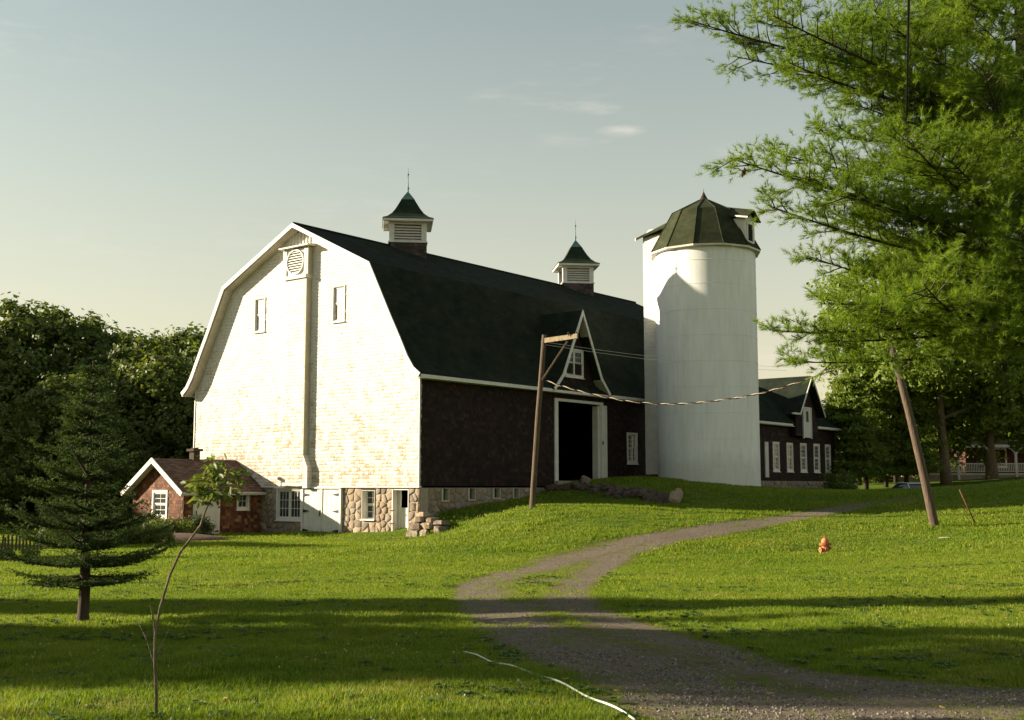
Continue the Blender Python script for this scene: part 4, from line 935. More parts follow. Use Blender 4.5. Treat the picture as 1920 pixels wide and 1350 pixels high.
# wooded slope behind the left lawn: individual crowns along its skyline, then the wood filling in
sky_trees = [(8, 566, 78, 0, 'tallest broad green tree at the far left of the wood'), (75, 572, 80, 1, 'rounded tree second from the left on the wood skyline'), (140, 600, 79, 2, 'wide spreading tree on the wood skyline above the spruce tip'),
             (205, 612, 83, 3, 'dense dark tree on the sloping wood skyline between two wider crowns'), (258, 628, 76, 1, 'brownish green tree with lit clumps halfway down the wood slope'), (312, 652, 74, 0, 'low rounded tree at the dip of the wood skyline'),
             (365, 612, 96, 3, 'pale green tree rising behind the left eave of the barn'), (400, 650, 92, 2, 'tree half hidden behind the left edge of the barn')]
for i, (px, py, Y, v, lb) in enumerate(sky_trees):
    p = atY(px, py, Y); g = h(p.x, Y); hh = p.z - g
    put_tree('broadleaf_tree', FOR[v], p.x, Y, hh / 14.0, rf_.uniform(0, 6.28), lb, sz=hh / 14.4, group='trees of the wood behind the lawn')
k = 0
for x0, Y, hm in [(-70, 74, 14), (-61, 80, 15), (-52, 73, 15), (-46, 82, 15), (-38, 70, 9.5), (-32, 74, 10.5), (-27, 69, 8.5), (-24, 73, 9), (-44, 68, 10), (-36, 66, 7.5), (-29.5, 64.5, 6.5), (-41, 62, 7.5), (-34.5, 60.5, 6), (-47, 62, 9), (-20.5, 72, 7.5), (-23.5, 66.5, 6.5),
                  (-48, 92, 15), (-38, 94, 14), (-58, 66, 12), (-64, 60, 12), (-70, 67, 13), (-55, 59.5, 9), (-47, 58.5, 6.5), (-30, 92, 12)]:
    put_tree('broadleaf_tree', FOR[k % 4], x0, Y, hm / 14 * 1.05, rf_.uniform(0, 6.28), 'dark leafy tree in the shaded mass of the wood behind the lawn', group='dark inner trees of the wood', sz=hm / 14); k += 1
# trees west of the view: they stand beyond the frame and shade the lawn
OFF = 'tree standing west of the lawn beyond the edge of the view'
for x0, Y, hm, v, sx in [(-21, 15.5, 9.0, 0, .34), (-25.5, 14.7, 10.5, 1, .46), (-27, 16.4, 12.0, 2, .24), (-19, 13.6, 6.5, 3, .2), (-66, 64, 19, 0, 1.1), (-63, 70, 19, 1, 1.1), (-66, 77, 20, 2, 1.1), (-58, 68, 16, 3, 1.0), (-72, 84, 21, 1, 1.2)]:
    t = put_tree('broadleaf_tree', FOR[v], x0, Y, sx, rf_.uniform(0, 6.28), OFF, group='trees west of the lawn', sz=hm / 14)
for x0, Y, hm, sx in [(-25.5, 13.2, 12.4, .30), (-23.5, 14.0, 9.0, .24), (-24, 21.0, 12.8, .36), (-30, 27.5, 6.5, .3), (-38, 40.5, 9.2, .34), (-44, 47.5, 12.5, .5), (-40, 35.2, 7.5, .25), (-31, 22, 12.4, .5)]:
    put_tree('broadleaf_tree', FOR_TALL, x0, Y, sx, rf_.uniform(0, 6.28), OFF, group='trees west of the lawn', sz=hm / 16)

FOR_HIGH = decid_data('f', 111, 15, 6.5, .60, .32, 330, 22, r0=.2, clump=.6, nb=14)
for x0, Y, hm, sx in [(-27, 12.7, 14.6, .8), (-31, 11.4, 19.5, .7)]:
    put_tree('broadleaf_tree', FOR_HIGH, x0, Y, sx * .5, rf_.uniform(0, 6.28), OFF, group='trees west of the lawn', sz=hm / 15)
# right side: two maples, a pine grove, hedge and woodland edge
ma1 = decid_data('m', 301, 18.5, 15.5, .36, .42, 1500, 32, 'leaf_maple', .75, .40, 26, 'bark', (-.14, 0), .2)
ma2 = decid_data('m', 302, 12.5, 13.5, .27, .42, 1150, 32, 'leaf_maple', .7, .46, 22, 'bark', (-.05, 0), .2)
put_tree('maple_tree', ma1, 34.8, 92, 1, .3, 'tall maple with a leaning pale trunk just right of the slanting pole')
put_tree('maple_tree', ma2, 40.6, 97, 1, 1.2, 'round-crowned maple with a thick pale trunk beside the porch')
def grove_data(seed, H_, W_, mat='needle_grove', base=.14):
    r = np.random.default_rng(seed); cs = []; ds = []
    mb = MB(); mb.tube([(0, 0, -.3), (.05, 0, H_ * .5), (0, 0, H_ * .97)], [.2, .14, .03], 7)
    nl = 15
    for i in range(nl):
        z = H_ * (base + (.97 - base) * i / (nl - 1)); R_ = W_ * .5 * (1 - (i / nl) ** 1.6) * r.uniform(.8, 1.1) + .35
        for j in range(9):
            a = r.uniform(0, 6.28); L_ = R_ * r.uniform(.7, 1.1); mb.tube([(0, 0, z), (math.cos(a) * L_ * .6, math.sin(a) * L_ * .6, z + .02 * L_), (math.cos(a) * L_, math.sin(a) * L_, z + .12 * L_)], [.05, .03, .01], 4)
            for t in np.linspace(.3, 1, 7):
                cs.append((math.cos(a) * L_ * t + r.normal() * .15, math.sin(a) * L_ * t + r.normal() * .15, z + .12 * L_ * t * t)); ds.append((math.cos(a), math.sin(a), .3))
    c = np.array(cs); d = np.array(ds); per = 22; m = len(c)
    off = r.normal(size=(m, per, 3)) * np.array([.34, .34, .12]); P = (c[:, None] + off).reshape(-1, 3)
    nn = (r.normal(size=(m * per, 3)) * .9 + np.array([-.25, -.1, .25])); nn /= np.linalg.norm(nn, axis=1, keepdims=True)
    v, f = leaf_quads(P, nn, .36, r, .34); return mesh_np('crown', v, f, M[mat]), mb.mesh('trunk', 'bark_dark', True)
GR = [grove_data(400 + i, 9, 5.6) for i in range(3)]
grove = [(1590, 86, 8.4, 'leftmost dark pine of the grove, touching the stable corner'), (1625, 90, 9.0, 'second pine from the stable corner'), (1662, 94, 8.8, 'pine with a bare lower trunk in the middle of the grove'), (1700, 91, 8.6, 'pine of the grove standing behind the sunken car'), (1738, 99, 9.2, 'rightmost pine of the grove, behind the slanting pole'), (1612, 104, 9.6, 'paler pine standing behind the others of the grove'), (1680, 108, 9.8, 'tall pine at the back of the grove')]
for i, (px, Y, hh, lb) in enumerate(grove):
    x = (px - 960) / 2154 * Y; put_tree('pine_tree', GR[i % 3], x, Y, hh / 9, rf_.uniform(0, 6), lb, group='pines of the grove')
BACK = decid_data('b', 500, 12, 10, .05, .45, 900, 28, 'leaf_maple', 1.0, .3, 14)
for i, (px, Y, hh) in enumerate([(1600, 128, 9), (1660, 135, 9.5), (1725, 130, 10), (1790, 126, 10), (1850, 132, 11), (1905, 138, 15), (1960, 124, 17), (1560, 140, 9), (1990, 112, 18)]):
    x = (px - 960) / 2154 * Y; put_tree('background_tree', BACK, x, Y, hh / 12, rf_.uniform(0, 6), 'leafy tree far behind the pine grove and the porch house', group='trees far behind the grove')
# low shrubs
def shrub_data(seed, w_, d_, h_, leaf=.09, n=130, per=26, mat='leaf_shrub'):
    r = np.random.default_rng(seed); bl = [(r.uniform(-.35, .35) * w_, r.uniform(-.3, .3) * d_, h_ * .45, w_ * .25, d_ * .3, h_ * .5) for _ in range(5)]
    mb = MB()
    for i in range(7): mb.tube([(r.uniform(-.1, .1) * w_, r.uniform(-.1, .1) * d_, -.05), (r.uniform(-.4, .4) * w_, r.uniform(-.4, .4) * d_, h_ * .7)], [.015, .006], 4)
    return crown_mesh('foliage', bl, n, per, leaf, .16, mat, r, fill=.5), mb.mesh('stem', 'bark_dark')
def put_shrub(data, x, y, s, rz, label, group=None, cat='shrub'):
    t = thing('shrub', label, cat, (x, y, h(x, y)), rz, group); t.scale = (s,) * 3; link('foliage', data[0], t); link('stem', data[1], t)
SH = [shrub_data(600 + i, 1.6, 1.2, .8) for i in range(3)]
M['leaf_shrub_dark'] = m_leaf('dark_shrub_leaves', [(.02, .035, .010), (.04, .06, .015), (.07, .09, .02)], .2, patch=1.)
SD = shrub_data(610, 1.1, 1.0, 1.1, .09, 150, 26, 'leaf_shrub_dark')
for px, Y, s, i, lb in [(318, 50.3, 1.15, 0, 'bright shrub under the front window of the hut'), (346, 50.9, 1.0, 1, 'leafy shrub at the sunny front corner of the hut'), (300, 50.8, .9, 2, 'low shrub left of the hut window'),
                        (195, 46, 1.3, 0, 'low green plants behind the spruce trunk, left clump'), (232, 45.2, 1.2, 1, 'low green plants behind the spruce, middle clump'), (270, 45.6, 1.2, 2, 'low green plants behind the spruce, right clump'), (300, 46.5, 1.0, 0, 'small plant clump at the end of the flower bed'),
                        (10, 37.5, .55, 1, 'grassy clump at the left edge below the paling fence'), (60, 38, .5, 2, 'grassy clump below the right end of the paling fence'), (120, 47, 1.2, 1, 'shrub at the right end of the paling fence')]:
    put_shrub(SH[i], (px - 960) / 2154 * Y, Y, s, rf_.uniform(0, 6), lb)
put_shrub(SD, (379 - 960) / 2154 * 51.6, 51.6, .95, 1., 'dark round bush in front of the white hut door')
put_shrub(SD, (290 - 960) / 2154 * 53, 52.5, 1., 2., 'dark bush against the shaded foot of the hut front')
for px, Y, s in [(1578, 78.5, 1.5), (1592, 79.5, 1.6), (1745, 112, 2.6), (1765, 114, 2.8), (1620, 112, 2.4), (1650, 114, 2.4)]:
    put_shrub(SH[int(px) % 3], (px - 960) / 2154 * Y, Y, s, rf_.uniform(0, 6), 'low bush at the foot of the pine grove', 'bushes at the grove')
# mulched bed
m_ = MB(); m_.lathe([(2.3, -.1), (2.2, .05), (1.5, .22), (.5, .33), (.02, .35)], 20)
M['mulch'] = m_simple('bark_mulch', (.09, .055, .04), .95, .4, 9, .8)
o = m_.build('flower_bed', 'mulch', None, True, (-14.0, 48.6, h(-14, 48.6))); o.scale = (1, .6, 1); tag(o, 'low mound of brown bark mulch in front of the hut', 'flower bed')

# ------------------------------------------------------------------ spruce
def spruce():
    r = np.random.default_rng(21); t0 = thing('spruce_tree', 'young dark spruce with layered drooping branches on the left of the lawn', 'tree', (-6.04, 16.37, h(-6.04, 16.37)), .4)
    HT = 3.72; tw = []; mb = MB(); tr = MB()
    tr.tube([(0, 0, -.1), (0, 0, .05), (.01, .0, .5), (-.01, 0, 1.5), (.01, 0, 2.6), (0, 0, HT)], [.12, .085, .075, .055, .03, .006], 9)
    link('trunk', tr.mesh('trunk', 'bark_dark', True), t0)
    def twig(p, d, L, lv):
        """records straight needle-bearing pieces"""
        q = p; n = max(2, int(L / .09)); dd = Vector(d)
        for i in range(n):
            e = dd + Vector((r.normal() * .08, r.normal() * .08, (.05 if lv else .035) + r.normal() * .04)); e.normalize(); q2 = q + e * (L / n)
            tw.append((q, q2, 1 - .4 * i / n)); q = q2; dd = e
        return q
    z = .62; az = 0
    while z < HT - .08:
        t = (z - .6) / (HT - .6); Rm = 1.40 * (1 - t) ** 1.04 * (.86 + .24 * math.sin(z * 6.1 + 1)) + .05
        if z < .85: Rm *= .95
        nb_ = 14 if t < .75 else 8
        for j in range(nb_):
            az = 2 * math.pi * j / nb_ + r.uniform(-.35, .35) + z * 3; L = Rm * r.uniform(.5, 1.1)
            if r.random() < .10: L *= 1.25
            d0 = Vector((math.cos(az), math.sin(az), -.14 + .62 * t)).normalized()
            p = Vector((0, 0, z + r.uniform(-.05, .05))); pts = [p.copy()]; n = max(3, int(L / .11)); d = d0.copy()
            for i in range(n):
                d = (d + Vector((r.normal() * .05, r.normal() * .05, .03 + .05 * i / n))).normalized(); q = p + d * (L / n)
                if i >= 0: tw.append((p.copy(), q.copy(), 1))
                if i >= 0:
                    for sgn in (-1, 1):
                        side = Vector((-math.sin(az), math.cos(az), 0)) * sgn; l2 = min(.36, (L * (1 - (i / n)) * .48 + .07)) * r.uniform(.7, 1.2)
                        dd = (d * .75 + side * .85 + Vector((0, 0, -.05))).normalized(); n2 = max(1, int(l2 / .10)); pp = q.copy()
                        for k2 in range(n2):
                            dd = (dd + Vector((r.normal() * .07, r.normal() * .07, .05))).normalized(); qq = pp + dd * (l2 / n2); tw.append((pp.copy(), qq.copy(), .95))
                            if k2 < n2 - 1 or n2 == 1:
                                for s3 in (-1, 1):
                                    if r.random() < .75:
                                        d3 = (dd * .8 + side.cross(Vector((0, 0, 1))) * s3 * .7 + Vector((0, 0, r.normal() * .12))).normalized(); tw.append((qq.copy(), qq + d3 * r.uniform(.07, .15), .85))
                            pp = qq
                p = q; pts.append(p.copy())
            mb.tube(pts, [.018 * (1 - .8 * i / n) * (.5 + L) for i in range(n + 1)], 4)
        z += .235 if t < .5 else .205
    for az, z0, L in ((2.6, .47, .42), (5.6, .5, .5)):   # two sparse sprigs low on the trunk
        p = Vector((0, 0, z0)); d = Vector((math.cos(az), math.sin(az), .12)); mb.tube([p, p + d * L], [.012, .004], 4)
        for i in range(9): tw.append((p + d * L * (.4 + i * .06), p + d * L * (.4 + i * .06) + Vector((r.normal() * .09, r.normal() * .09, r.uniform(-.02, .1))), .9))
    link('branches', mb.mesh('branches', 'bark_dark'), t0)
    A = np.array([x[0] for x in tw]); B = np.array([x[1] for x in tw]); S = np.array([x[2] for x in tw]); k = 14; m = len(A)
    u = r.random((m, k, 1)); P = A[:, None] + (B - A)[:, None] * u; D = (B - A); D /= np.linalg.norm(D, axis=1, keepdims=True) + 1e-9
    rd = r.normal(size=(m, k, 3)); rd -= D[:, None] * (rd * D[:, None]).sum(-1, keepdims=True); rd /= np.linalg.norm(rd, axis=-1, keepdims=True) + 1e-9
    nd = rd * .8 + D[:, None] * .62 + np.array([0, 0, .12]); nd /= np.linalg.norm(nd, axis=-1, keepdims=True)
    ln = .040 * S[:, None, None] * r.uniform(.75, 1.25, (m, k, 1)); w_ = np.cross(nd, rand_unit(r, m * k).reshape(m, k, 3)); w_ /= np.linalg.norm(w_, axis=-1, keepdims=True) + 1e-9
    wd = .0062
    v = np.stack([P - w_ * wd, P + w_ * wd, P + nd * ln], 2).reshape(-1, 3)
    link('crown', mesh_np('crown', v, np.arange(len(v)).reshape(-1, 3), M['needle_spruce']), t0); print('spruce twigs', m)
spruce()

# ------------------------------------------------------------------ big white pine, trunk at the right edge
def white_pine():
    r = np.random.default_rng(5); TX, TY = 9.65, 20.6; g = h(TX, TY)
    t0 = thing('white_pine', 'large white pine whose long needled boughs reach in from the right edge', 'tree', (TX, TY, g)); org = Vector((TX, TY, g))
    tr = MB(); tr.tube([(0, 0, -.3), (0, 0, .3), (.05, 0, 3), (-.03, 0, 7), (.0, 0, 11), (.1, .1, 15), (.1, .1, 20)], [.42, .31, .27, .23, .19, .12, .04], 12)
    link('trunk', tr.mesh('trunk', 'bark', True), t0)
    tips = [  # px, py of the bough tip, its depth, spread (m)
        (1300, 40, 18.5, 1.0), (1375, 105, 19.5, .85), (1450, 30, 16.5, 1.0), (1480, 118, 18, .8), (1560, 70, 21.5, .9), (1600, 160, 19, .7), (1640, 20, 17, 1.0), (1580, -60, 19, 1.2), (1440, -70, 20, 1.2), (1700, -40, 22, 1.2), (1720, 60, 23, .8), (1800, 10, 18, 1.),
        (1368, 296, 17.6, .62), (1450, 285, 19.5, .7), (1440, 385, 18.2, .7), (1530, 250, 21, .8), (1510, 330, 17, .9), (1600, 195, 19, .8), (1620, 300, 20.5, .95), (1560, 400, 19.0, .85), (1690, 150, 17.6, .85), (1700, 260, 16.4, 1.0), (1520, 482, 18.8, .62), (1630, 500, 19.2, .8), (1700, 400, 18, 1.0), (1800, 180, 18.5, .95), (1840, 120, 16.5, .8), (1780, 300, 17, 1.0), (1880, 240, 17.5, .9), (1740, 480, 17, .9),
        (1458, 622, 18.5, .62), (1478, 678, 19.2, .48), (1540, 570, 17.8, .7), (1555, 640, 18.6, .5), (1600, 540, 20, .75), (1645, 585, 17.2, .6), (1700, 560, 18.6, .75), (1730, 530, 16.4, .8), (1790, 585, 17.4, .8), (1800, 500, 19, .9), (1850, 610, 16.8, .75), (1900, 560, 18.5, .9), (1845, 640, 18.4, .55), (1900, 650, 17.8, .6), (1910, 430, 16.5, .8), (1890, 330, 21, .6), (1915, 150, 19.5, .7), (1600, 600, 19.5, .45), (1880, 420, 20, .8)]
    bm_ = MB(); C_ = []; Dn = []; sc = []
    for (px, py, Y, sp) in tips:
        T = atY(px, py, Y) - org
        L0 = math.hypot(T.x, T.y); z0 = T.z - .08 * L0 + r.uniform(-.2, .2) if py < 560 else T.z + .10 * L0 + r.uniform(0, .4)
        low = py >= 560
        P0 = Vector((0, 0, z0)); mid = P0.lerp(T, .5) + Vector((r.normal() * .15, r.normal() * .15, -.05 * L0)); n = 12; pts = []
        for i in range(n + 1):
            t = i / n; pts.append(P0 * (1 - t) ** 2 + mid * 2 * t * (1 - t) + T * t * t)
        bm_.tube(pts, [(.034 * (1 - .9 * i / n) + .004) * (.5 + L0 / 9) for i in range(n + 1)], 6)
        dirm = (T - mid).normalized(); side0 = dirm.cross(Vector((0, 0, 1))).normalized()
        span = min(L0, 2.2 + sp * 2.8); t_s = 1 - span / max(L0, .5)
        nb_ = int(16 + sp * 18)
        for b_ in range(nb_):
            t = max(.05, t_s) + (1 - max(.05, t_s)) * (b_ + r.random()) / nb_; i = min(int(t * n), n - 1); p = pts[i].lerp(pts[i + 1], t * n - i)
            d = (pts[i + 1] - pts[i]).normalized(); sg = -1 if b_ % 2 else 1
            l2 = sp * (.38 + .75 * min(1, (1 - t) * 2.2)) * r.uniform(.65, 1.15)
            dd = (d * .75 + side0 * sg * .75 + Vector((0, 0, r.normal() * .36 + .12))).normalized(); q = p.copy(); k2 = max(3, int(l2 / .13)); pp = [p.copy()]
            for s_ in range(k2):
                dd = (dd + Vector((r.normal() * .09, r.normal() * .09, .05 + r.normal() * .06))).normalized(); q = q + dd * (l2 / k2); pp.append(q.copy())
                if s_ >= k2 * .2:
                    for _ in range(7):
                        e = (dd * .7 + Vector((r.normal(), r.normal(), r.normal() * .6 + .15)) * .75).normalized(); l3 = r.uniform(.05, .34); c3 = q + e * l3
                        C_.append(c3); Dn.append(e); sc.append(r.uniform(.8, 1.15))
            C_.append(q); Dn.append(dd); sc.append(1.1)
            bm_.tube(pp, [.012 * (1 - .7 * i_ / len(pp)) + .002 for i_ in range(len(pp))], 3)
        C_.append(T); Dn.append(dirm); sc.append(1.15)
    link('boughs', bm_.mesh('boughs', 'bark_dark', True), t0)
    C_ = np.array(C_); Dn = np.array(Dn); sc = np.array(sc); m = len(C_); k = 30
    nd = r.normal(size=(m, k, 3)) * .5 + Dn[:, None] * .85 + np.array([0, 0, .12]); nd /= np.linalg.norm(nd, axis=-1, keepdims=True)
    P = C_[:, None] - Dn[:, None] * r.uniform(-.02, .09, (m, k, 1)); ln = (.112 * sc)[:, None, None] * r.uniform(.5, 1.2, (m, k, 1))
    w_ = np.cross(nd, rand_unit(r, m * k).reshape(m, k, 3)); w_ /= np.linalg.norm(w_, axis=-1, keepdims=True) + 1e-9
    v = np.stack([P - w_ * .0036, P + w_ * .0036, P + nd * ln], 2).reshape(-1, 3)
    link('crown', mesh_np('crown', v, np.arange(len(v)).reshape(-1, 3), M['needle_pine']), t0); print('pine tufts', m)
    # cones hanging by the leftmost bough tip
    T = atY(1392, 318, 17.6)
    for dx in (0, .035):
        c_ = MB(); c_.lathe([(.004, .0), (.016, -.02), (.022, -.06), (.017, -.10), (.004, -.13)], 8); c_.build('pine_cone', 'bark_dark', t0, True, Vector((T.x + dx, T.y, T.z + .04 * dx / .035)) - org)
white_pine()

# ------------------------------------------------------------------ sapling, each leaf its own
def sapling():
    r = random.Random(9); Y = 8.36; b = atY(293, 1348, Y); z0 = h(b.x, Y); t0 = thing('sapling', 'thin leaning sapling with one small tuft of leaves in the left foreground', 'sapling', (b.x, Y, z0)); org = Vector((b.x, Y, z0))
    P = lambda x, y, d=0: atY(x, y, Y + d) - org
    m_ = MB(); pts = [Vector((0, 0, -.05)), P(293, 1300), P(290, 1240), P(291, 1190), P(300, 1140, .02), P(318, 1080, .05), P(338, 1035, .06), P(356, 1012, .07), P(376, 985, .08), P(386, 955, .09), P(397, 935, .1), P(398, 905, .1), P(402, 862, .12)]
    m_.tube(pts, [.0125, .0115, .011, .0105, .010, .0095, .009, .0085, .008, .0075, .007, .005, .002], 8); m_.build('stem', 'bark', t0, True)
    tw = [[(291, 1190), (287, 1160), (281, 1132)], [(287, 1240), (275, 1200), (262, 1172), (256, 1160)], [(291, 1232), (305, 1205), (318, 1178)], [(397, 935), (383, 918), (372, 905)], [(398, 920), (425, 905), (452, 888)], [(397, 925), (380, 935), (362, 915)], [(398, 905), (418, 880), (425, 872)], [(399, 895), (388, 872)], [(397, 930), (418, 925), (432, 930)], [(386, 948), (383, 925), (376, 912)]]
    for i, q in enumerate(tw):
        e = [P(x, y, .1 * (y < 1000) + .05 * math.sin(i * 2.1) * k) for k, (x, y) in enumerate(q)]; rr_ = .0075 if i == 0 else .004
        m_ = MB(); m_.tube(e, [rr_ * (1 - .6 * k / len(e)) for k in range(len(e))], 5); m_.build('twig', 'bark', t0)
    lm = MB(); lm.add([(0, 0, 0), (.010, .018, .002), (.012, .04, -.002), (0, .068, -.012), (-.012, .04, -.002), (-.010, .018, .002), (0, .02, -.003), (0, .042, -.008)], [(0, 1, 6), (1, 2, 7, 6), (2, 3, 7), (0, 6, 5), (5, 6, 7, 4), (4, 7, 3)])
    me = lm.mesh('leaf', 'leaf_sap')
    cl_ = [(395, 905, 26, 32, 105), (372, 912, 18, 14, 38), (425, 915, 24, 18, 42), (447, 890, 13, 11, 22), (405, 868, 15, 14, 26), (385, 935, 16, 10, 20), (415, 930, 14, 10, 20)]
    for (x, y, sx, sy, n) in cl_:
        for _ in range(n):
            p = P(x + r.gauss(0, sx * .62), y + r.gauss(0, sy * .62), .1 + r.gauss(0, .07)); s = r.uniform(.75, 1.25)
            link('leaf', me, t0, p, (r.gauss(-.35, .6), r.gauss(0, .6), r.uniform(0, 6.28)), (s * 1.15, s, s))
sapling()

# ------------------------------------------------------------------ poles, wires
def pole_thing():
    X, Y = .84, 48.0; g = h(X, Y); t0 = thing('utility_pole', 'weathered wooden pole with a short bracket arm in front of the barn doorway', 'utility pole', (X, Y, g))
    m_ = MB(); m_.tube([(0, 0, -.4), (0, 0, 0), (.1, 0, 1.5), (.27, 0, 4), (.45, 0, 6.2), (.53, 0, 8.48 - g)], [.13, .125, .12, .115, .105, .10], 12); m_.build('shaft', 'pole_wood', t0, True)
    b0 = atY(1026, 638, 47.9) - Vector((X, Y, g)); b1 = atY(1083, 630, 47.2) - Vector((X, Y, g)); m_ = MB(); d = (b1 - b0).normalized(); s_ = Vector((-d.y, d.x, 0)) * .06; up = Vector((0, 0, .10))
    b0 = b0 - d * .2
    m_.add([b0 - s_ - up, b1 - s_ - up, b1 + s_ - up, b0 + s_ - up, b0 - s_ + up, b1 - s_ + up, b1 + s_ + up, b0 + s_ + up], [(3, 2, 1, 0), (4, 5, 6, 7), (0, 1, 5, 4), (1, 2, 6, 5), (2, 3, 7, 6), (3, 0, 4, 7)]); m_.build('crossarm', 'new_wood', t0)
    m_ = MB(); m_.tube([atY(1016, 713, 47.9) - Vector((X, Y, g)), atY(1064, 640, 47.4) - Vector((X, Y, g))], .045, 5); m_.build('brace', 'pole_wood', t0)
    for px in (1066, 1081):
        q = atY(px, 629, 47.3) - Vector((X, Y, g)); m_ = MB(); m_.lathe([(.015, -.02), (.015, .05), (.04, .06), (.045, .12), (.02, .15)], 8); m_.build('insulator', 'black_iron', t0, True, q)
pole_thing()
X2, Y2 = 15.76, 43.0; g2 = h(X2, Y2); P2 = Vector((X2, Y2, g2)); TOP2 = atY(1668, 638, 43)
t2 = thing('utility_pole', 'bare wooden pole leaning left on the right-hand lawn', 'utility pole', P2)
m_ = MB(); q = TOP2 - P2; m_.tube([Vector((.08, 0, -.4)), Vector((0, 0, 0)), q * .3 + Vector((.06, 0, 0)), q * .6 + Vector((.07, 0, 0)), q * .8 + Vector((.05, 0, 0)), q * .93 + Vector((.03, 0, 0)), q], [.18, .17, .155, .14, .135, .12, .10], 12); m_.build('shaft', 'pole_wood', t2, True)
m_ = MB(); m_.tube([q - Vector((.02, .1, .1)), atY(1680, 612, 42.6) - P2, atY(1688, 598, 42.2) - P2], .03, 6); m_.build('bracket', 'new_wood', t2)
m_ = MB(); m_.tube([atY(1672, 668, 42.8) - P2, atY(1676, 700, 42.8) - P2, atY(1682, 712, 42.8) - P2], .03, 6); m_.build('conduit', 'black_iron', t2)
def wire(name, pts, rad, mat, label, group=None):
    m_ = MB(); m_.tube(pts, rad, 5); o = m_.build(name, mat, None, True); tag(o, label, 'cable', group)
wire('overhead_cable', [atY(1688, 598, 42.2), atY(1689, 570, 40), atY(1695, 400, 27), atY(1700, 200, 18), atY(1704, 0, 12.2), (3.3, 8, 7.5), (-1, -8, 8.2)], .018, 'black_iron', 'black cable running from the leaning pole overhead towards the viewer')
M['rope'] = m_simple('twisted_cable', (.55, .42, .30), .7, .3, 20, .2)
sag = [(1024, 714, 47.8), (1050, 723, 47.5), (1085, 733, 47.1), (1130, 744, 46.7), (1180, 753, 46.3), (1235, 758, 46), (1290, 757, 45.6), (1340, 752, 45.3), (1390, 745, 45), (1440, 734, 44.6), (1490, 719, 44.3), (1540, 702, 44), (1600, 676, 43.6), (1672, 640, 43)]
cp_ = [atY(*q_) for q_ in sag]; ca_ = MB(); cb_ = MB(); fine = []
for a, b in zip(cp_[:-1], cp_[1:]):
    n = max(1, round((b - a).length / .13)); fine += [a.lerp(b, i / n) for i in range(n)]
fine.append(cp_[-1])
hang = thing('service_cable', 'twisted pale cable sagging from the bracket pole past the silo to the leaning pole', 'cable', cp_[0])
def helix(ph): return [p - cp_[0] + Vector((0, .022 * math.cos(i * 1.15 + ph), .022 * math.sin(i * 1.15 + ph))) for i, p in enumerate(fine)]
ca_.tube(helix(0), .018, 4); ca_.build('strand', 'rope', hang); cb_.tube(helix(math.pi), .018, 4); cb_.build('strand', 'black_iron', hang)
for k, (y0, y1) in enumerate([(640, 690), (645, 697)]):
    a = atY(1014, y0, 48); b = atY(1475, y1 - 2, 70); pts = [a.lerp(b, t) - Vector((0, 0, .8 * 4 * t * (1 - t) * .25)) for t in np.linspace(0, 1, 12)]
    wire('thin_wire', pts, .007, 'old_white', ('upper' if k == 0 else 'lower') + ' of two thin pale wires strung from the bracket pole across the silo', 'thin wires across the silo')
# guy anchor rod
a = atY(1829, 979, 43.5); a.z = h(a.x, a.y); b = atY(1799, 918, 43.2); m_ = MB(); m_.tube([a, b], [.03, .025], 6); M['rust'] = m_simple('rusty_steel', (.12, .05, .025), .8, .35, 12, .3)
o = m_.build('guy_rod', 'rust', None, True); tag(o, 'thin rusty rod slanting out of the grass right of the leaning pole', 'guy rod')
# scrap of white on the grass
p = atY(1768, 1011, 39.7); m_ = MB(); m_.add([(-.18, -.06, .03), (.22, -.03, .05), (.25, .05, .06), (-.12, .07, .05)], [(0, 1, 2, 3)]); m_.add([(-.18, -.06, .025), (.22, -.03, .045), (.25, .05, .055), (-.12, .07, .045)], [(3, 2, 1, 0)])
o = m_.build('paper_scrap', 'white_trim', None, False, (p.x, p.y, h(p.x, p.y))); tag(o, 'small white scrap lying on the grass below the leaning pole', 'litter')
# hose
hp_ = [(870, 1226), (905, 1240), (945, 1253), (985, 1264), (1025, 1278), (1060, 1293), (1095, 1309), (1130, 1325), (1165, 1343), (1200, 1362)]
def ground_hit(px, py):
    r = ray(px, py); k = 5.
    for _ in range(60):
        P = r * k; d = P.z + EYE - h(P.x, P.y)
        if d < .002: break
        k += d / max(.02, -r.z) * .7
    return (P.x, P.y)
g_ = [ground_hit(*q) for q in hp_]; hs = []
for (a, b), (c, d) in zip(g_[:-1], g_[1:]):
    for t in (0, .25, .5, .75): x, y = a + (c - a) * t, b + (d - b) * t; hs.append((x, y, h(x, y) + .034 + .010 * math.sin(y * 7.3 + x * 5)))
M['hose'] = m_simple('pale_hose', (.50, .55, .45), .5, .2, 9, .1)
m_ = MB(); m_.tube(hs, .0085, 6); o = m_.build('garden_hose', 'hose', None, True); tag(o, 'pale hose lying across the grass at the bottom of the picture', 'hose')

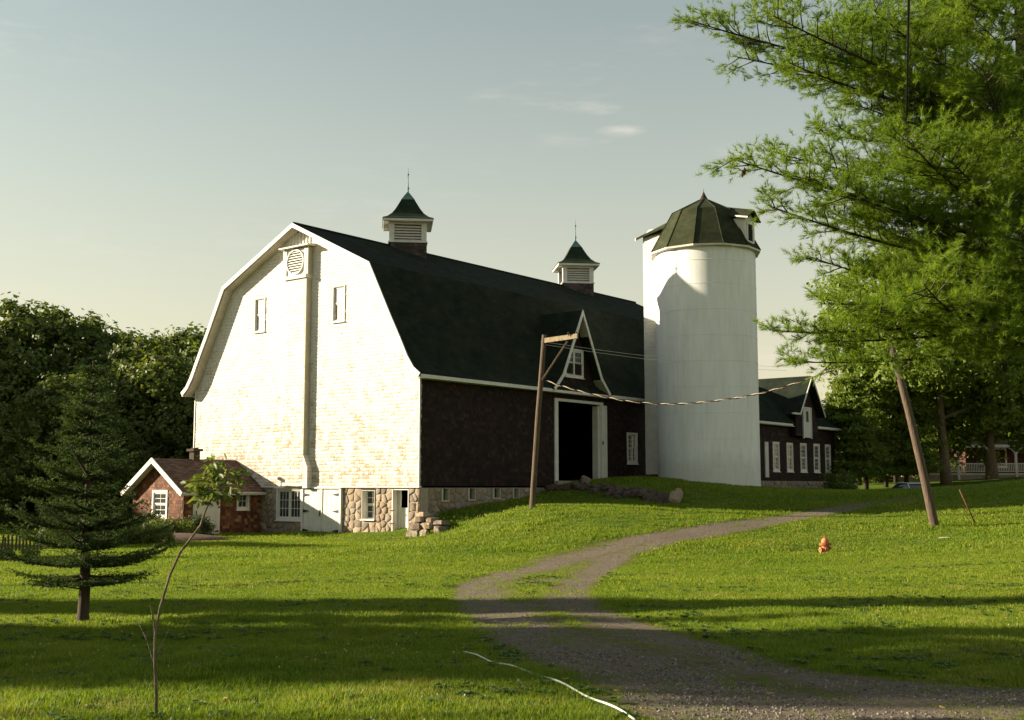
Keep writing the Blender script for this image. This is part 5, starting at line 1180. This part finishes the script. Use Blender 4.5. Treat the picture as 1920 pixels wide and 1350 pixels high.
# ------------------------------------------------------------------ hydrant
M['hyd_red'] = m_simple('faded_red_paint', (.30, .075, .035), .55, .3, 14, .2)
M['hyd_org'] = m_simple('faded_orange_paint', (.40, .16, .055), .55, .25, 12, .2)
gh0 = h(10.33, 38.1)
hy = thing('fire_hydrant', 'orange and red fire hydrant sunk in a dip of the right-hand lawn', 'fire hydrant', (10.33, 38.1, gh0), .2)
m_ = MB(); m_.lathe([(.17, -.05), (.17, .05), (.125, .06), (.12, .26), (.125, .28)], 20); o = m_.build('barrel', 'hyd_org', hy); smooth_auto(o)
m_ = MB(); m_.lathe([(.125, .281), (.20, .285), (.20, .325), (.19, .33), (.19, .355), (.13, .36)], 20); o = m_.build('flange', 'hyd_red', hy); smooth_auto(o)
m_ = MB(); m_.lathe([(.13, .361), (.135, .40), (.12, .46), (.08, .51), (.045, .53)], 20); o = m_.build('bonnet', 'hyd_org', hy); smooth_auto(o)
m_ = MB(); m_.lathe([(.045, .531), (.05, .55), (.03, .56), (.03, .60), (.01, .605)], 5); m_.build('operating_nut', 'hyd_red', hy)
for az, rr_, L, z in ((math.pi + .1, .085, .20, .14), (0, .05, .17, .20), (-math.pi / 2, .07, .17, .17)):
    m_ = MB(); d = Vector((math.cos(az), math.sin(az), 0)); c_ = Vector((0, 0, z)); m_.tube([c_ + d * .08, c_ + d * L * .8, c_ + d * L * .801, c_ + d * L, c_ + d * (L + .001), c_ + d * (L + .03)], [rr_ * .8, rr_ * .8, rr_, rr_, rr_ * .35, rr_ * .3], 12); m_.build('outlet', 'hyd_org' if az > 1 else 'hyd_red', hy)

# ------------------------------------------------------------------ paling fence
fx0, fx1, fy = -21.5, -16.7, 41.6
fence = thing('paling_fence', 'low weathered paling fence half hidden behind the spruce at the left edge', 'fence', (fx0, fy, h(fx0, fy)))
pm = MB(); pm.prism([(-.035, 0), (.035, 0), (.035, .62), (0, .68), (-.035, .62)], -.01, .01); pmv = [(x, z, y) for x, y, z in pm.v]
me = bpy.data.meshes.new('paling'); me.from_pydata(pmv, [], pm.f); me.materials.append(M['pole_wood']); r_ = random.Random(3)
n = int((fx1 - fx0) / .13)
for i in range(n): x = i * .13; link('paling', me, fence, (x, 0, h(fx0 + x, fy) - h(fx0, fy) - .05), (r_.gauss(0, .04), r_.gauss(0, .05), 0), (1, 1, r_.uniform(.9, 1.08)))
m_ = MB(); zz = [h(fx0 + t, fy) - h(fx0, fy) for t in (0, 2.4, 4.8)]
for z in (.14, .46): m_.tube([(0, .03, zz[0] + z), (2.4, .03, zz[1] + z), (4.7, .03, zz[2] + z)], .02, 4)
m_.build('rail', 'pole_wood', fence)

# ------------------------------------------------------------------ rubble bank beside the ramp
RKB = []
for m0 in RK:
    m1 = m0.copy(); m1.materials.clear(); m1.materials.append(M['bank_stone']); RKB.append(m1)
bank = thing('rubble_wall', 'tumbled rough stone edging along the grassy ramp left of the silo', 'stone wall', (4.5, 54.8, h(4.5, 54.8)))
bo = Vector(bank.location); r_ = random.Random(8)
path = [(2.0, 57.1), (3.3, 55.9), (4.6, 54.7), (5.9, 53.3), (7.2, 51.9)]
for i in range(120):
    t = r_.random() ** .8 * 3.999; k = int(t); x = path[k][0] + (path[k + 1][0] - path[k][0]) * (t - k); y = path[k][1] + (path[k + 1][1] - path[k][1]) * (t - k)
    o_ = r_.gauss(0, .28); x += o_ * .69 ; y += o_ * .72; s = r_.uniform(.18, .46)
    link('stone', RKB[i % 6], bank, Vector((x, y, h(x, y) + s * .1 + r_.uniform(-.05, .14))) - bo, (r_.uniform(-.3, .3), r_.uniform(-.3, .3), r_.uniform(0, 6)), (s * 1.15, s * .8, s * .62))
link('stone', RK[2], bank, Vector((7.35, 51.7, h(7.35, 51.7) + .22)) - bo, (.1, .6, 1.), (.35, .6, .75)); link('stone', RK[4], bank, Vector((3.6, 56.3, h(3.6, 56.3) + .25)) - bo, (.3, .2, 1.), (.45, .35, .4))

# ------------------------------------------------------------------ car beyond the rise
M['car_paint'] = m_simple('pale_car_paint', (.42, .46, .50), .25, .05, 2, 0, .4, .6)
cx_, cy_ = 24.7, 70.6; cg_ = h(cx_, cy_)
car = thing('parked_car', 'pale grey car of which only the roof and windows show above the grass rise', 'car', (cx_, cy_, cg_), .12)
def loft(secs, name, mat, par, smooth=True):
    """secs: list of (y, [(x,z)...]) outlines"""
    m2 = MB(); n = len(secs[0][1]); vs = [(x, y, z) for y, o in secs for x, z in o]; fs = []
    for i in range(len(secs) - 1):
        for k in range(n): fs.append((i * n + k, i * n + (k + 1) % n, (i + 1) * n + (k + 1) % n, (i + 1) * n + k))
    fs += [tuple(range(n)), tuple(reversed(range((len(secs) - 1) * n, len(secs) * n)))]
    m2.add(vs, fs); o = m2.build(name, mat, par); smooth_auto(o, 40); return o
bod = lambda w_, z0, z1, z2: [(-w_, z0), (w_, z0), (w_ + .03, z1), (w_ - .06, z2), (-w_ + .06, z2), (-w_ - .03, z1)]
loft([(-2.15, bod(.7, .35, .5, .62)), (-1.9, bod(.82, .25, .6, .76)), (-.9, bod(.86, .22, .65, .92)), (1.3, bod(.86, .22, .65, .95)), (1.95, bod(.82, .25, .65, .95)), (2.15, bod(.72, .35, .6, .85))], 'body', 'car_paint', car)
cab = lambda w_, z0, z1: [(-w_, z0), (w_, z0), (w_ * .80, z1 - .06), (w_ * .62, z1), (-w_ * .62, z1), (-w_ * .80, z1 - .06)]
loft([(-1.0, cab(.78, .90, .95)), (-.45, cab(.79, .90, 1.36)), (.9, cab(.79, .90, 1.38)), (1.7, cab(.76, .92, .98))], 'windows', 'glass', car)
m_ = MB(); 
for sg in (-1, 1): m_.tube([(sg * .74, -1.0, .93), (sg * .60, -.45, 1.38), (sg * .60, .9, 1.40), (sg * .72, 1.7, .97)], .045, 6)
m_.build('roof_pillar', 'car_paint', car, True)
loft([(-.48, [(-.6, 1.35), (.6, 1.35), (.5, 1.43), (-.5, 1.43)]), (.95, [(-.6, 1.37), (.6, 1.37), (.5, 1.44), (-.5, 1.44)])], 'roof', 'car_paint', car)
wm = MB(); wm.tube([(-.1, 0, 0), (.1, 0, 0)], .31, 18); wme = wm.mesh('wheel', 'black_iron')
for x in (-.78, .78):
    for y in (-1.35, 1.35): link('wheel', wme, car, (x, y, .31))
# low pale wall seen under the grove
p0 = atY(1648, 912, 116); gz = h(p0.x, 116)
m_ = MB(); m_.box(0, 9, -.2, .2, -.5, .55); o = m_.build('garden_wall', 'mortar', None, False, (p0.x, 116, gz)); tag(o, 'low pale stone wall glimpsed under the pines of the grove', 'garden wall')

# ------------------------------------------------------------------ house with a white porch at the right edge
HX, HY = 45.2, 108.0; HG = 2.75
house = thing('porch_house', 'brick house with a white railed porch at the right edge', 'house', (HX, HY, HG), R(-2))
m_ = MB(); m_.box(-1.5, 14, 2.6, 12, -.6, 5.4); m_.prism([(0, 0), (0, 0)], 0, 1) if False else None; m_.build('wall', 'brick', house)
m_ = MB(lambda a, b, o: (a, o, b)); m_.prism([(-1.5, 5.4), (14, 5.4), (6.2, 11)], 2.6, 12); m_.build('gable_wall', 'brick', house)
for sg in (-1, 1):
    m_ = MB(); 
    xs = (-2.4, 6.2) if sg < 0 else (6.2, 14.9); za = (4.9, 11.25) if sg < 0 else (11.25, 4.9)
    m_.add([(xs[0], 1.9, za[0]), (xs[1], 1.9, za[1]), (xs[1], 12.4, za[1]), (xs[0], 12.4, za[0])] + [(xs[0], 1.9, za[0] - .25), (xs[1], 1.9, za[1] - .25), (xs[1], 12.4, za[1] - .25), (xs[0], 12.4, za[0] - .25)], [(0, 1, 2, 3), (7, 6, 5, 4), (0, 4, 5, 1), (1, 5, 6, 2), (2, 6, 7, 3), (3, 7, 4, 0)])
    m_.build('roof', 'hut_roof', house)
    m_ = MB(); m_.add([(xs[0], 1.82, za[0] + .02), (xs[1], 1.82, za[1] + .02), (xs[1], 1.89, za[1] + .02), (xs[0], 1.89, za[0] + .02)] + [(xs[0], 1.82, za[0] - .3), (xs[1], 1.82, za[1] - .3), (xs[1], 1.89, za[1] - .3), (xs[0], 1.89, za[0] - .3)], [(0, 1, 2, 3), (7, 6, 5, 4), (0, 4, 5, 1), (1, 5, 6, 2), (2, 6, 7, 3), (3, 7, 4, 0)])
    m_.build('bargeboard', 'old_white', house)
m_ = MB(); m_.box(-.9, -.1, 4, 4.8, 3.5, 6.6); m_.build('chimney', 'brick', house)
m_ = MB(); m_.box(-6.2, 14, -.2, 2.58, .42, .60); m_.build('porch_floor', 'old_white', house)
m_ = MB(); m_.add([(-3.4, -.5, 3.22), (14.2, -.5, 3.22), (14.2, 2.6, 4.15), (-3.4, 2.6, 4.15), (-3.4, -.5, 3.12), (14.2, -.5, 3.12), (14.2, 2.6, 4.05), (-3.4, 2.6, 4.05)], [(0, 1, 2, 3), (7, 6, 5, 4), (0, 4, 5, 1), (1, 5, 6, 2), (2, 6, 7, 3), (3, 7, 4, 0)]); m_.build('porch_roof', 'hut_roof', house)
m_ = MB(); m_.box(-3.4, 14.2, -.55, -.3, 2.98, 3.25); m_.build('porch_beam', 'white_trim', house)
for x in (-3.25, -.55, 2.1, 4.8, 7.5, 10.2):
    m_ = MB(); m_.box(x - .09, x + .09, -.5, -.32, .6, 2.97); m_.build('porch_post', 'white_trim', house)
    m_ = MB(); m_.box(x - .09, x + .09, -.5, -.32, -.3, .42)
    for sg in (-1, 1): m_.tube([(x + sg * .08, -.41, 2.35), (x + sg * .3, -.41, 2.75), (x + sg * .62, -.41, 2.95)], .055, 4)
    m_.build('post_bracket', 'white_trim', house)
m_ = MB(); m_.box(-6.2, 14, -.46, -.38, 1.42, 1.52); m_.box(-6.2, 14, -.46, -.38, .72, .78); m_.build('rail', 'white_trim', house)
bm2 = MB(); bm2.box(-.025, .025, -.44, -.40, .78, 1.42); bme = bm2.mesh('baluster', 'white_trim')
for i in range(130): link('baluster', bme, house, (-6.1 + i * .155, 0, 0))
m_ = MB(); m_.box(-6.1, 14, -.15, -.1, -.5, .42); m_.build('porch_skirt', 'mortar', house)
for wx in (1.2, 5.5):
    window(house, lambda a, b, o: (a, 2.6 - o, b), wx, wx + 1.1, 1.3, 2.9, 1, 1, sash=2, case=.12, depth=.05)
window(house, lambda a, b, o: (a, 2.6 - o, b), 3.3, 4.2, 6.0, 7.4, 1, 1, sash=2, case=.14, depth=.05)

# ------------------------------------------------------------------ grass, clover, gravel stones (scattered real geometry)
def scatter(name, P, rot, scl, srcs, label, cat, variants_attr):
    """a point mesh whose geometry nodes place one of a few small source meshes on every point"""
    me = bpy.data.meshes.new(name); me.vertices.add(len(P)); me.vertices.foreach_set('co', np.asarray(P, np.float32).ravel())
    for nm, v in (('rz', rot), ('sc', scl)):
        a = me.attributes.new(nm, 'FLOAT', 'POINT'); a.data.foreach_set('value', np.asarray(v, np.float32))
    a = me.attributes.new('vi', 'INT', 'POINT'); a.data.foreach_set('value', np.asarray(variants_attr, np.int32))
    o = link(name, me); tag(o, label, cat, kind='stuff')
    ng = bpy.data.node_groups.new(name, 'GeometryNodeTree'); ng.interface.new_socket('Geometry', in_out='INPUT', socket_type='NodeSocketGeometry'); ng.interface.new_socket('Geometry', in_out='OUTPUT', socket_type='NodeSocketGeometry')
    N_ = ng.nodes; gi = N_.new('NodeGroupInput'); go = N_.new('NodeGroupOutput'); iop = N_.new('GeometryNodeInstanceOnPoints')
    gi_ = N_.new('GeometryNodeGeometryToInstance')
    for s in reversed(srcs):
        oi = N_.new('GeometryNodeObjectInfo'); oi.inputs['Object'].default_value = s; ng.links.new(oi.outputs['Geometry'], gi_.inputs[0])
    def att(nm, t):
        n = N_.new('GeometryNodeInputNamedAttribute'); n.data_type = t; n.inputs[0].default_value = nm
        return [q for q in n.outputs if q.enabled and q.name == 'Attribute'][0]
    ng.links.new(gi.outputs[0], iop.inputs['Points']); ng.links.new(gi_.outputs[0], iop.inputs['Instance']); iop.inputs['Pick Instance'].default_value = True
    ng.links.new(att('vi', 'INT'), iop.inputs['Instance Index'])
    cb = N_.new('ShaderNodeCombineXYZ'); ng.links.new(att('rz', 'FLOAT'), cb.inputs[2]); ng.links.new(cb.outputs[0], iop.inputs['Rotation'])
    ng.links.new(att('sc', 'FLOAT'), iop.inputs['Scale']); ng.links.new(iop.outputs[0], go.inputs[0])
    mo = o.modifiers.new('scatter', 'NODES'); mo.node_group = ng; return o
def m_grass():
    b = NB('grass_blades'); oi = b.n('ShaderNodeObjectInfo'); g = b.n('ShaderNodeNewGeometry')
    k = b.math('ADD', b.math('MULTIPLY', b.math('FRACT', b.math('ADD', oi.outputs['Random'], g.outputs['Random Per Island'])), .42), b.math('ADD', b.math('MULTIPLY', b.world_noise(.22, 4, .6), .38), b.math('MULTIPLY', b.world_noise(1.6, 4, .65), .34)))
    c = b.ramp(k, [(.28, (.052, .108, .006)), (.5, (.11, .180, .010)), (.68, (.175, .222, .018)), (.86, (.30, .29, .055))])
    c = b.mix(b.ramp(b.math('ADD', b.world_noise(.7, 5, .7), b.math('MULTIPLY', oi.outputs['Random'], .12)), [(.64, 0.), (.76, .55)]), c, (.26, .22, .075))
    d = b.pbr(c, .6, spec=.2); t = b.n('ShaderNodeBsdfTranslucent'); b.l(b.mix(1., c, (1.5, 1.5, .8), 'MULTIPLY'), t.inputs[0])
    mx = b.n('ShaderNodeMixShader'); mx.inputs[0].default_value = .38; b.l(d, mx.inputs[1]); b.l(t.outputs[0], mx.inputs[2]); return b.done(mx.outputs[0])
M['grass'] = m_grass()
def tuft(seed, n, hgt, spread, wd):
    r = np.random.default_rng(seed); V_ = []; F_ = []
    for i in range(n):
        x, y = r.normal(0, spread, 2); a = r.uniform(0, 6.28); l = hgt * r.uniform(.55, 1.25); bx, by = np.array([math.cos(a), math.sin(a)]) * l * r.uniform(.15, .8); w_ = wd * r.uniform(.7, 1.3)
        px, py = -math.sin(a) * w_, math.cos(a) * w_; k = len(V_)
        V_ += [(x - px, y - py, -.008), (x + px, y + py, -.008), (x + bx * .4 + px * .8, y + by * .4 + py * .8, l * .6), (x + bx * .4 - px * .8, y + by * .4 - py * .8, l * .6), (x + bx, y + by, l)]
        F_ += [(k, k + 1, k + 2, k + 3), (k + 3, k + 2, k + 4)]
    me = bpy.data.meshes.new('tuft'); me.from_pydata(V_, [], F_); me.materials.append(M['grass']); return bpy.data.objects.new('tuft', me)
TU = [tuft(i, 16, .050, .035, .0024) for i in range(4)] + [tuft(10 + i, 22, .055, .075, .0050) for i in range(3)] + [tuft(20, 26, .07, .16, .011)]
rg = np.random.default_rng(3)
def sample(y0, y1, n_per_m2, xl=.53, xr=.53, pad=1.5):
    A = (y1 - y0) * ((y0 + y1) / 2 * (xl + xr) + 2 * pad); n = int(A * n_per_m2); y = rg.uniform(y0, y1, int(n * 1.25)); x = rg.uniform(-1, 1, len(y)) * (y1 * .5 * (xl + xr) / 1 + pad)
    k = np.abs(x) < y * xl + pad; return x[k], y[k]
PX = []; PY = []; PS = []; PV = []
for y0, y1, dn, vv, sc_ in [(6.5, 11, 620, (0, 4), 1.), (11, 16, 420, (0, 4), 1.05), (16, 24, 150, (4, 7), 1.0), (24, 36, 70, (4, 7), 1.15), (36, 50, 26, (7, 8), 1.0), (50, 62, 16, (7, 8), 1.1)]:
    x, y = sample(y0, y1, dn); gr = gravel(x, y); nn_ = vnoise(x, y, .16, 5) * .6 + vnoise(x, y, .6, 6) * .4
    pk = np.clip(1.15 - gr * 1.2 + (nn_ - .5) * 1.7, 0, 1) ** 1.2; keep_ = rg.random(len(x)) < pk
    s_, t_ = (x - C0.x) * U.x + (y - C0.y) * U.y, (x - C0.x) * V.x + (y - C0.y) * V.y
    keep_ &= ~((s_ > -.05) & (t_ > -.05) & (t_ < 16.3)) & ~((s_ > -4.6) & (s_ <= 0) & (t_ > 10.6) & (t_ < 14.8)) & (np.hypot(x - SX, y - SY) > 2.75)
    x, y, gr = x[keep_], y[keep_], gr[keep_]; PX.append(x); PY.append(y)
    PS.append(sc_ * rg.uniform(.7, 1.25, len(x)) * (1 - .45 * np.clip(gr * 1.5, 0, 1)) * (.60 + .8 * vnoise(x, y, .45, 9) * vnoise(x, y, 2.3, 10) * 1.6)); PV.append(rg.integers(vv[0], vv[1], len(x)))
PX = np.concatenate(PX); PY = np.concatenate(PY); PS = np.concatenate(PS); PV = np.concatenate(PV); print('tufts', len(PX))
scatter('grass', np.c_[PX, PY, sheet_z(PX, PY)], rg.uniform(0, 6.28, len(PX)), PS, TU, 'short green lawn grass with seedy tufts', None, PV)
# clover heads
M['clover'] = m_simple('clover_flower', (.42, .40, .28), .8, .2, 9, 0)
cm_ = MB(); cm_.lathe([(.002, .0), (.0015, .045)], 4); cm_.lathe([(.004, .045), (.010, .052), (.009, .062), (.003, .068)], 6)
cme = cm_.mesh('clover', 'clover'); cob = bpy.data.objects.new('clover', cme)
x, y = sample(6.5, 15, 11); kk = (gravel(x, y) < .12) & (rg.random(len(x)) < np.clip((vnoise(x, y, 1.5, 12) - .38) * 2.4, .03, 1)); x, y = x[kk], y[kk]
scatter('clover_flowers', np.c_[x, y, sheet_z(x, y)], rg.uniform(0, 6, len(x)), rg.uniform(.45, .85, len(x)), [cob], 'small white clover heads dotted through the near grass', None, np.zeros(len(x)))
# gravel stones on the tracks
M['pebble'] = m_simple('grey_gravel', (.20, .175, .16), .9, .4, 30, .3)
def m_peb():
    b = NB('gravel_stone'); oi = b.n('ShaderNodeObjectInfo'); return b.done(b.pbr(b.ramp(oi.outputs['Random'], [(0, (.06, .05, .042)), (.6, (.15, .125, .105)), (1, (.27, .235, .20))]), .9))
M['pebble'] = m_peb(); PB = []
for i in range(3):
    me = rock_mesh(50 + i); me.materials.clear(); me.materials.append(M['pebble']); PB.append(bpy.data.objects.new('pebble', me))
X_, Y_ = [], []
for y0, y1, dn in [(6.5, 12, 800), (12, 20, 130), (20, 40, 10)]:
    x, y = sample(y0, y1, dn); g_ = gravel(x, y); kk = rg.random(len(x)) < np.clip(g_ * 1.7 - .85 + (vnoise(x, y, .5, 15) - .5) * .8, 0, 1); X_.append(x[kk]); Y_.append(y[kk])
x = np.concatenate(X_); y = np.concatenate(Y_); print('pebbles', len(x))
scatter('gravel', np.c_[x, y, sheet_z(x, y) + .014], rg.uniform(0, 6, len(x)), np.minimum(rg.lognormal(0, .35, len(x)), 2.) * .0115 * np.where(y > 20, 1.6, 1), PB, 'loose grey stones of the drive', None, rg.integers(0, 3, len(x)))
# broad-leaved weeds and dry leaves break up the near lawn
wm_ = MB(); rw = random.Random(4)
for i in range(7):
    a = i * .9 + rw.uniform(-.2, .2); l = rw.uniform(.05, .085); cx_, sx_ = math.cos(a), math.sin(a); w_ = l * .24
    wm_.add([(0, 0, .006), (cx_ * l * .5 - sx_ * w_, sx_ * l * .5 + cx_ * w_, .035), (cx_ * l, sx_ * l, .03), (cx_ * l * .5 + sx_ * w_, sx_ * l * .5 - cx_ * w_, .035)], [(0, 3, 2, 1)])
M['weed'] = m_leaf('weed_leaves', [(.035, .07, .012), (.07, .12, .02), (.11, .16, .03)], .3)
wob_ = bpy.data.objects.new('weed', wm_.mesh('weed', 'weed'))
x, y = sample(6.5, 30, 26); kk = (gravel(x, y) < .5) & (rg.random(len(x)) < np.clip((vnoise(x, y, 1.1, 31) - .45) * 3.2, .02, 1)); x, y = x[kk], y[kk]
scatter('weeds', np.c_[x, y, sheet_z(x, y) + .01], rg.uniform(0, 6, len(x)), rg.uniform(.7, 1.5, len(x)), [wob_], 'low broad-leaved weeds growing among the grass', None, np.zeros(len(x)))
dm_ = MB(); dm_.add([(-.03, 0, .03), (0, -.018, .022), (.035, .004, .034), (.004, .02, .028)], [(0, 1, 2, 3)]); M['dry_leaf'] = m_simple('dry_leaf', (.22, .13, .05), .8, .3, 9, 0)
dob = bpy.data.objects.new('dry_leaf', dm_.mesh('dry_leaf', 'dry_leaf'))
x, y = sample(6.5, 26, 1.6)
scatter('fallen_leaves', np.c_[x, y, sheet_z(x, y) + .012], rg.uniform(0, 6, len(x)), rg.uniform(.6, 1.3, len(x)), [dob], 'few dry brown leaves lying on the near lawn', None, np.zeros(len(x)))
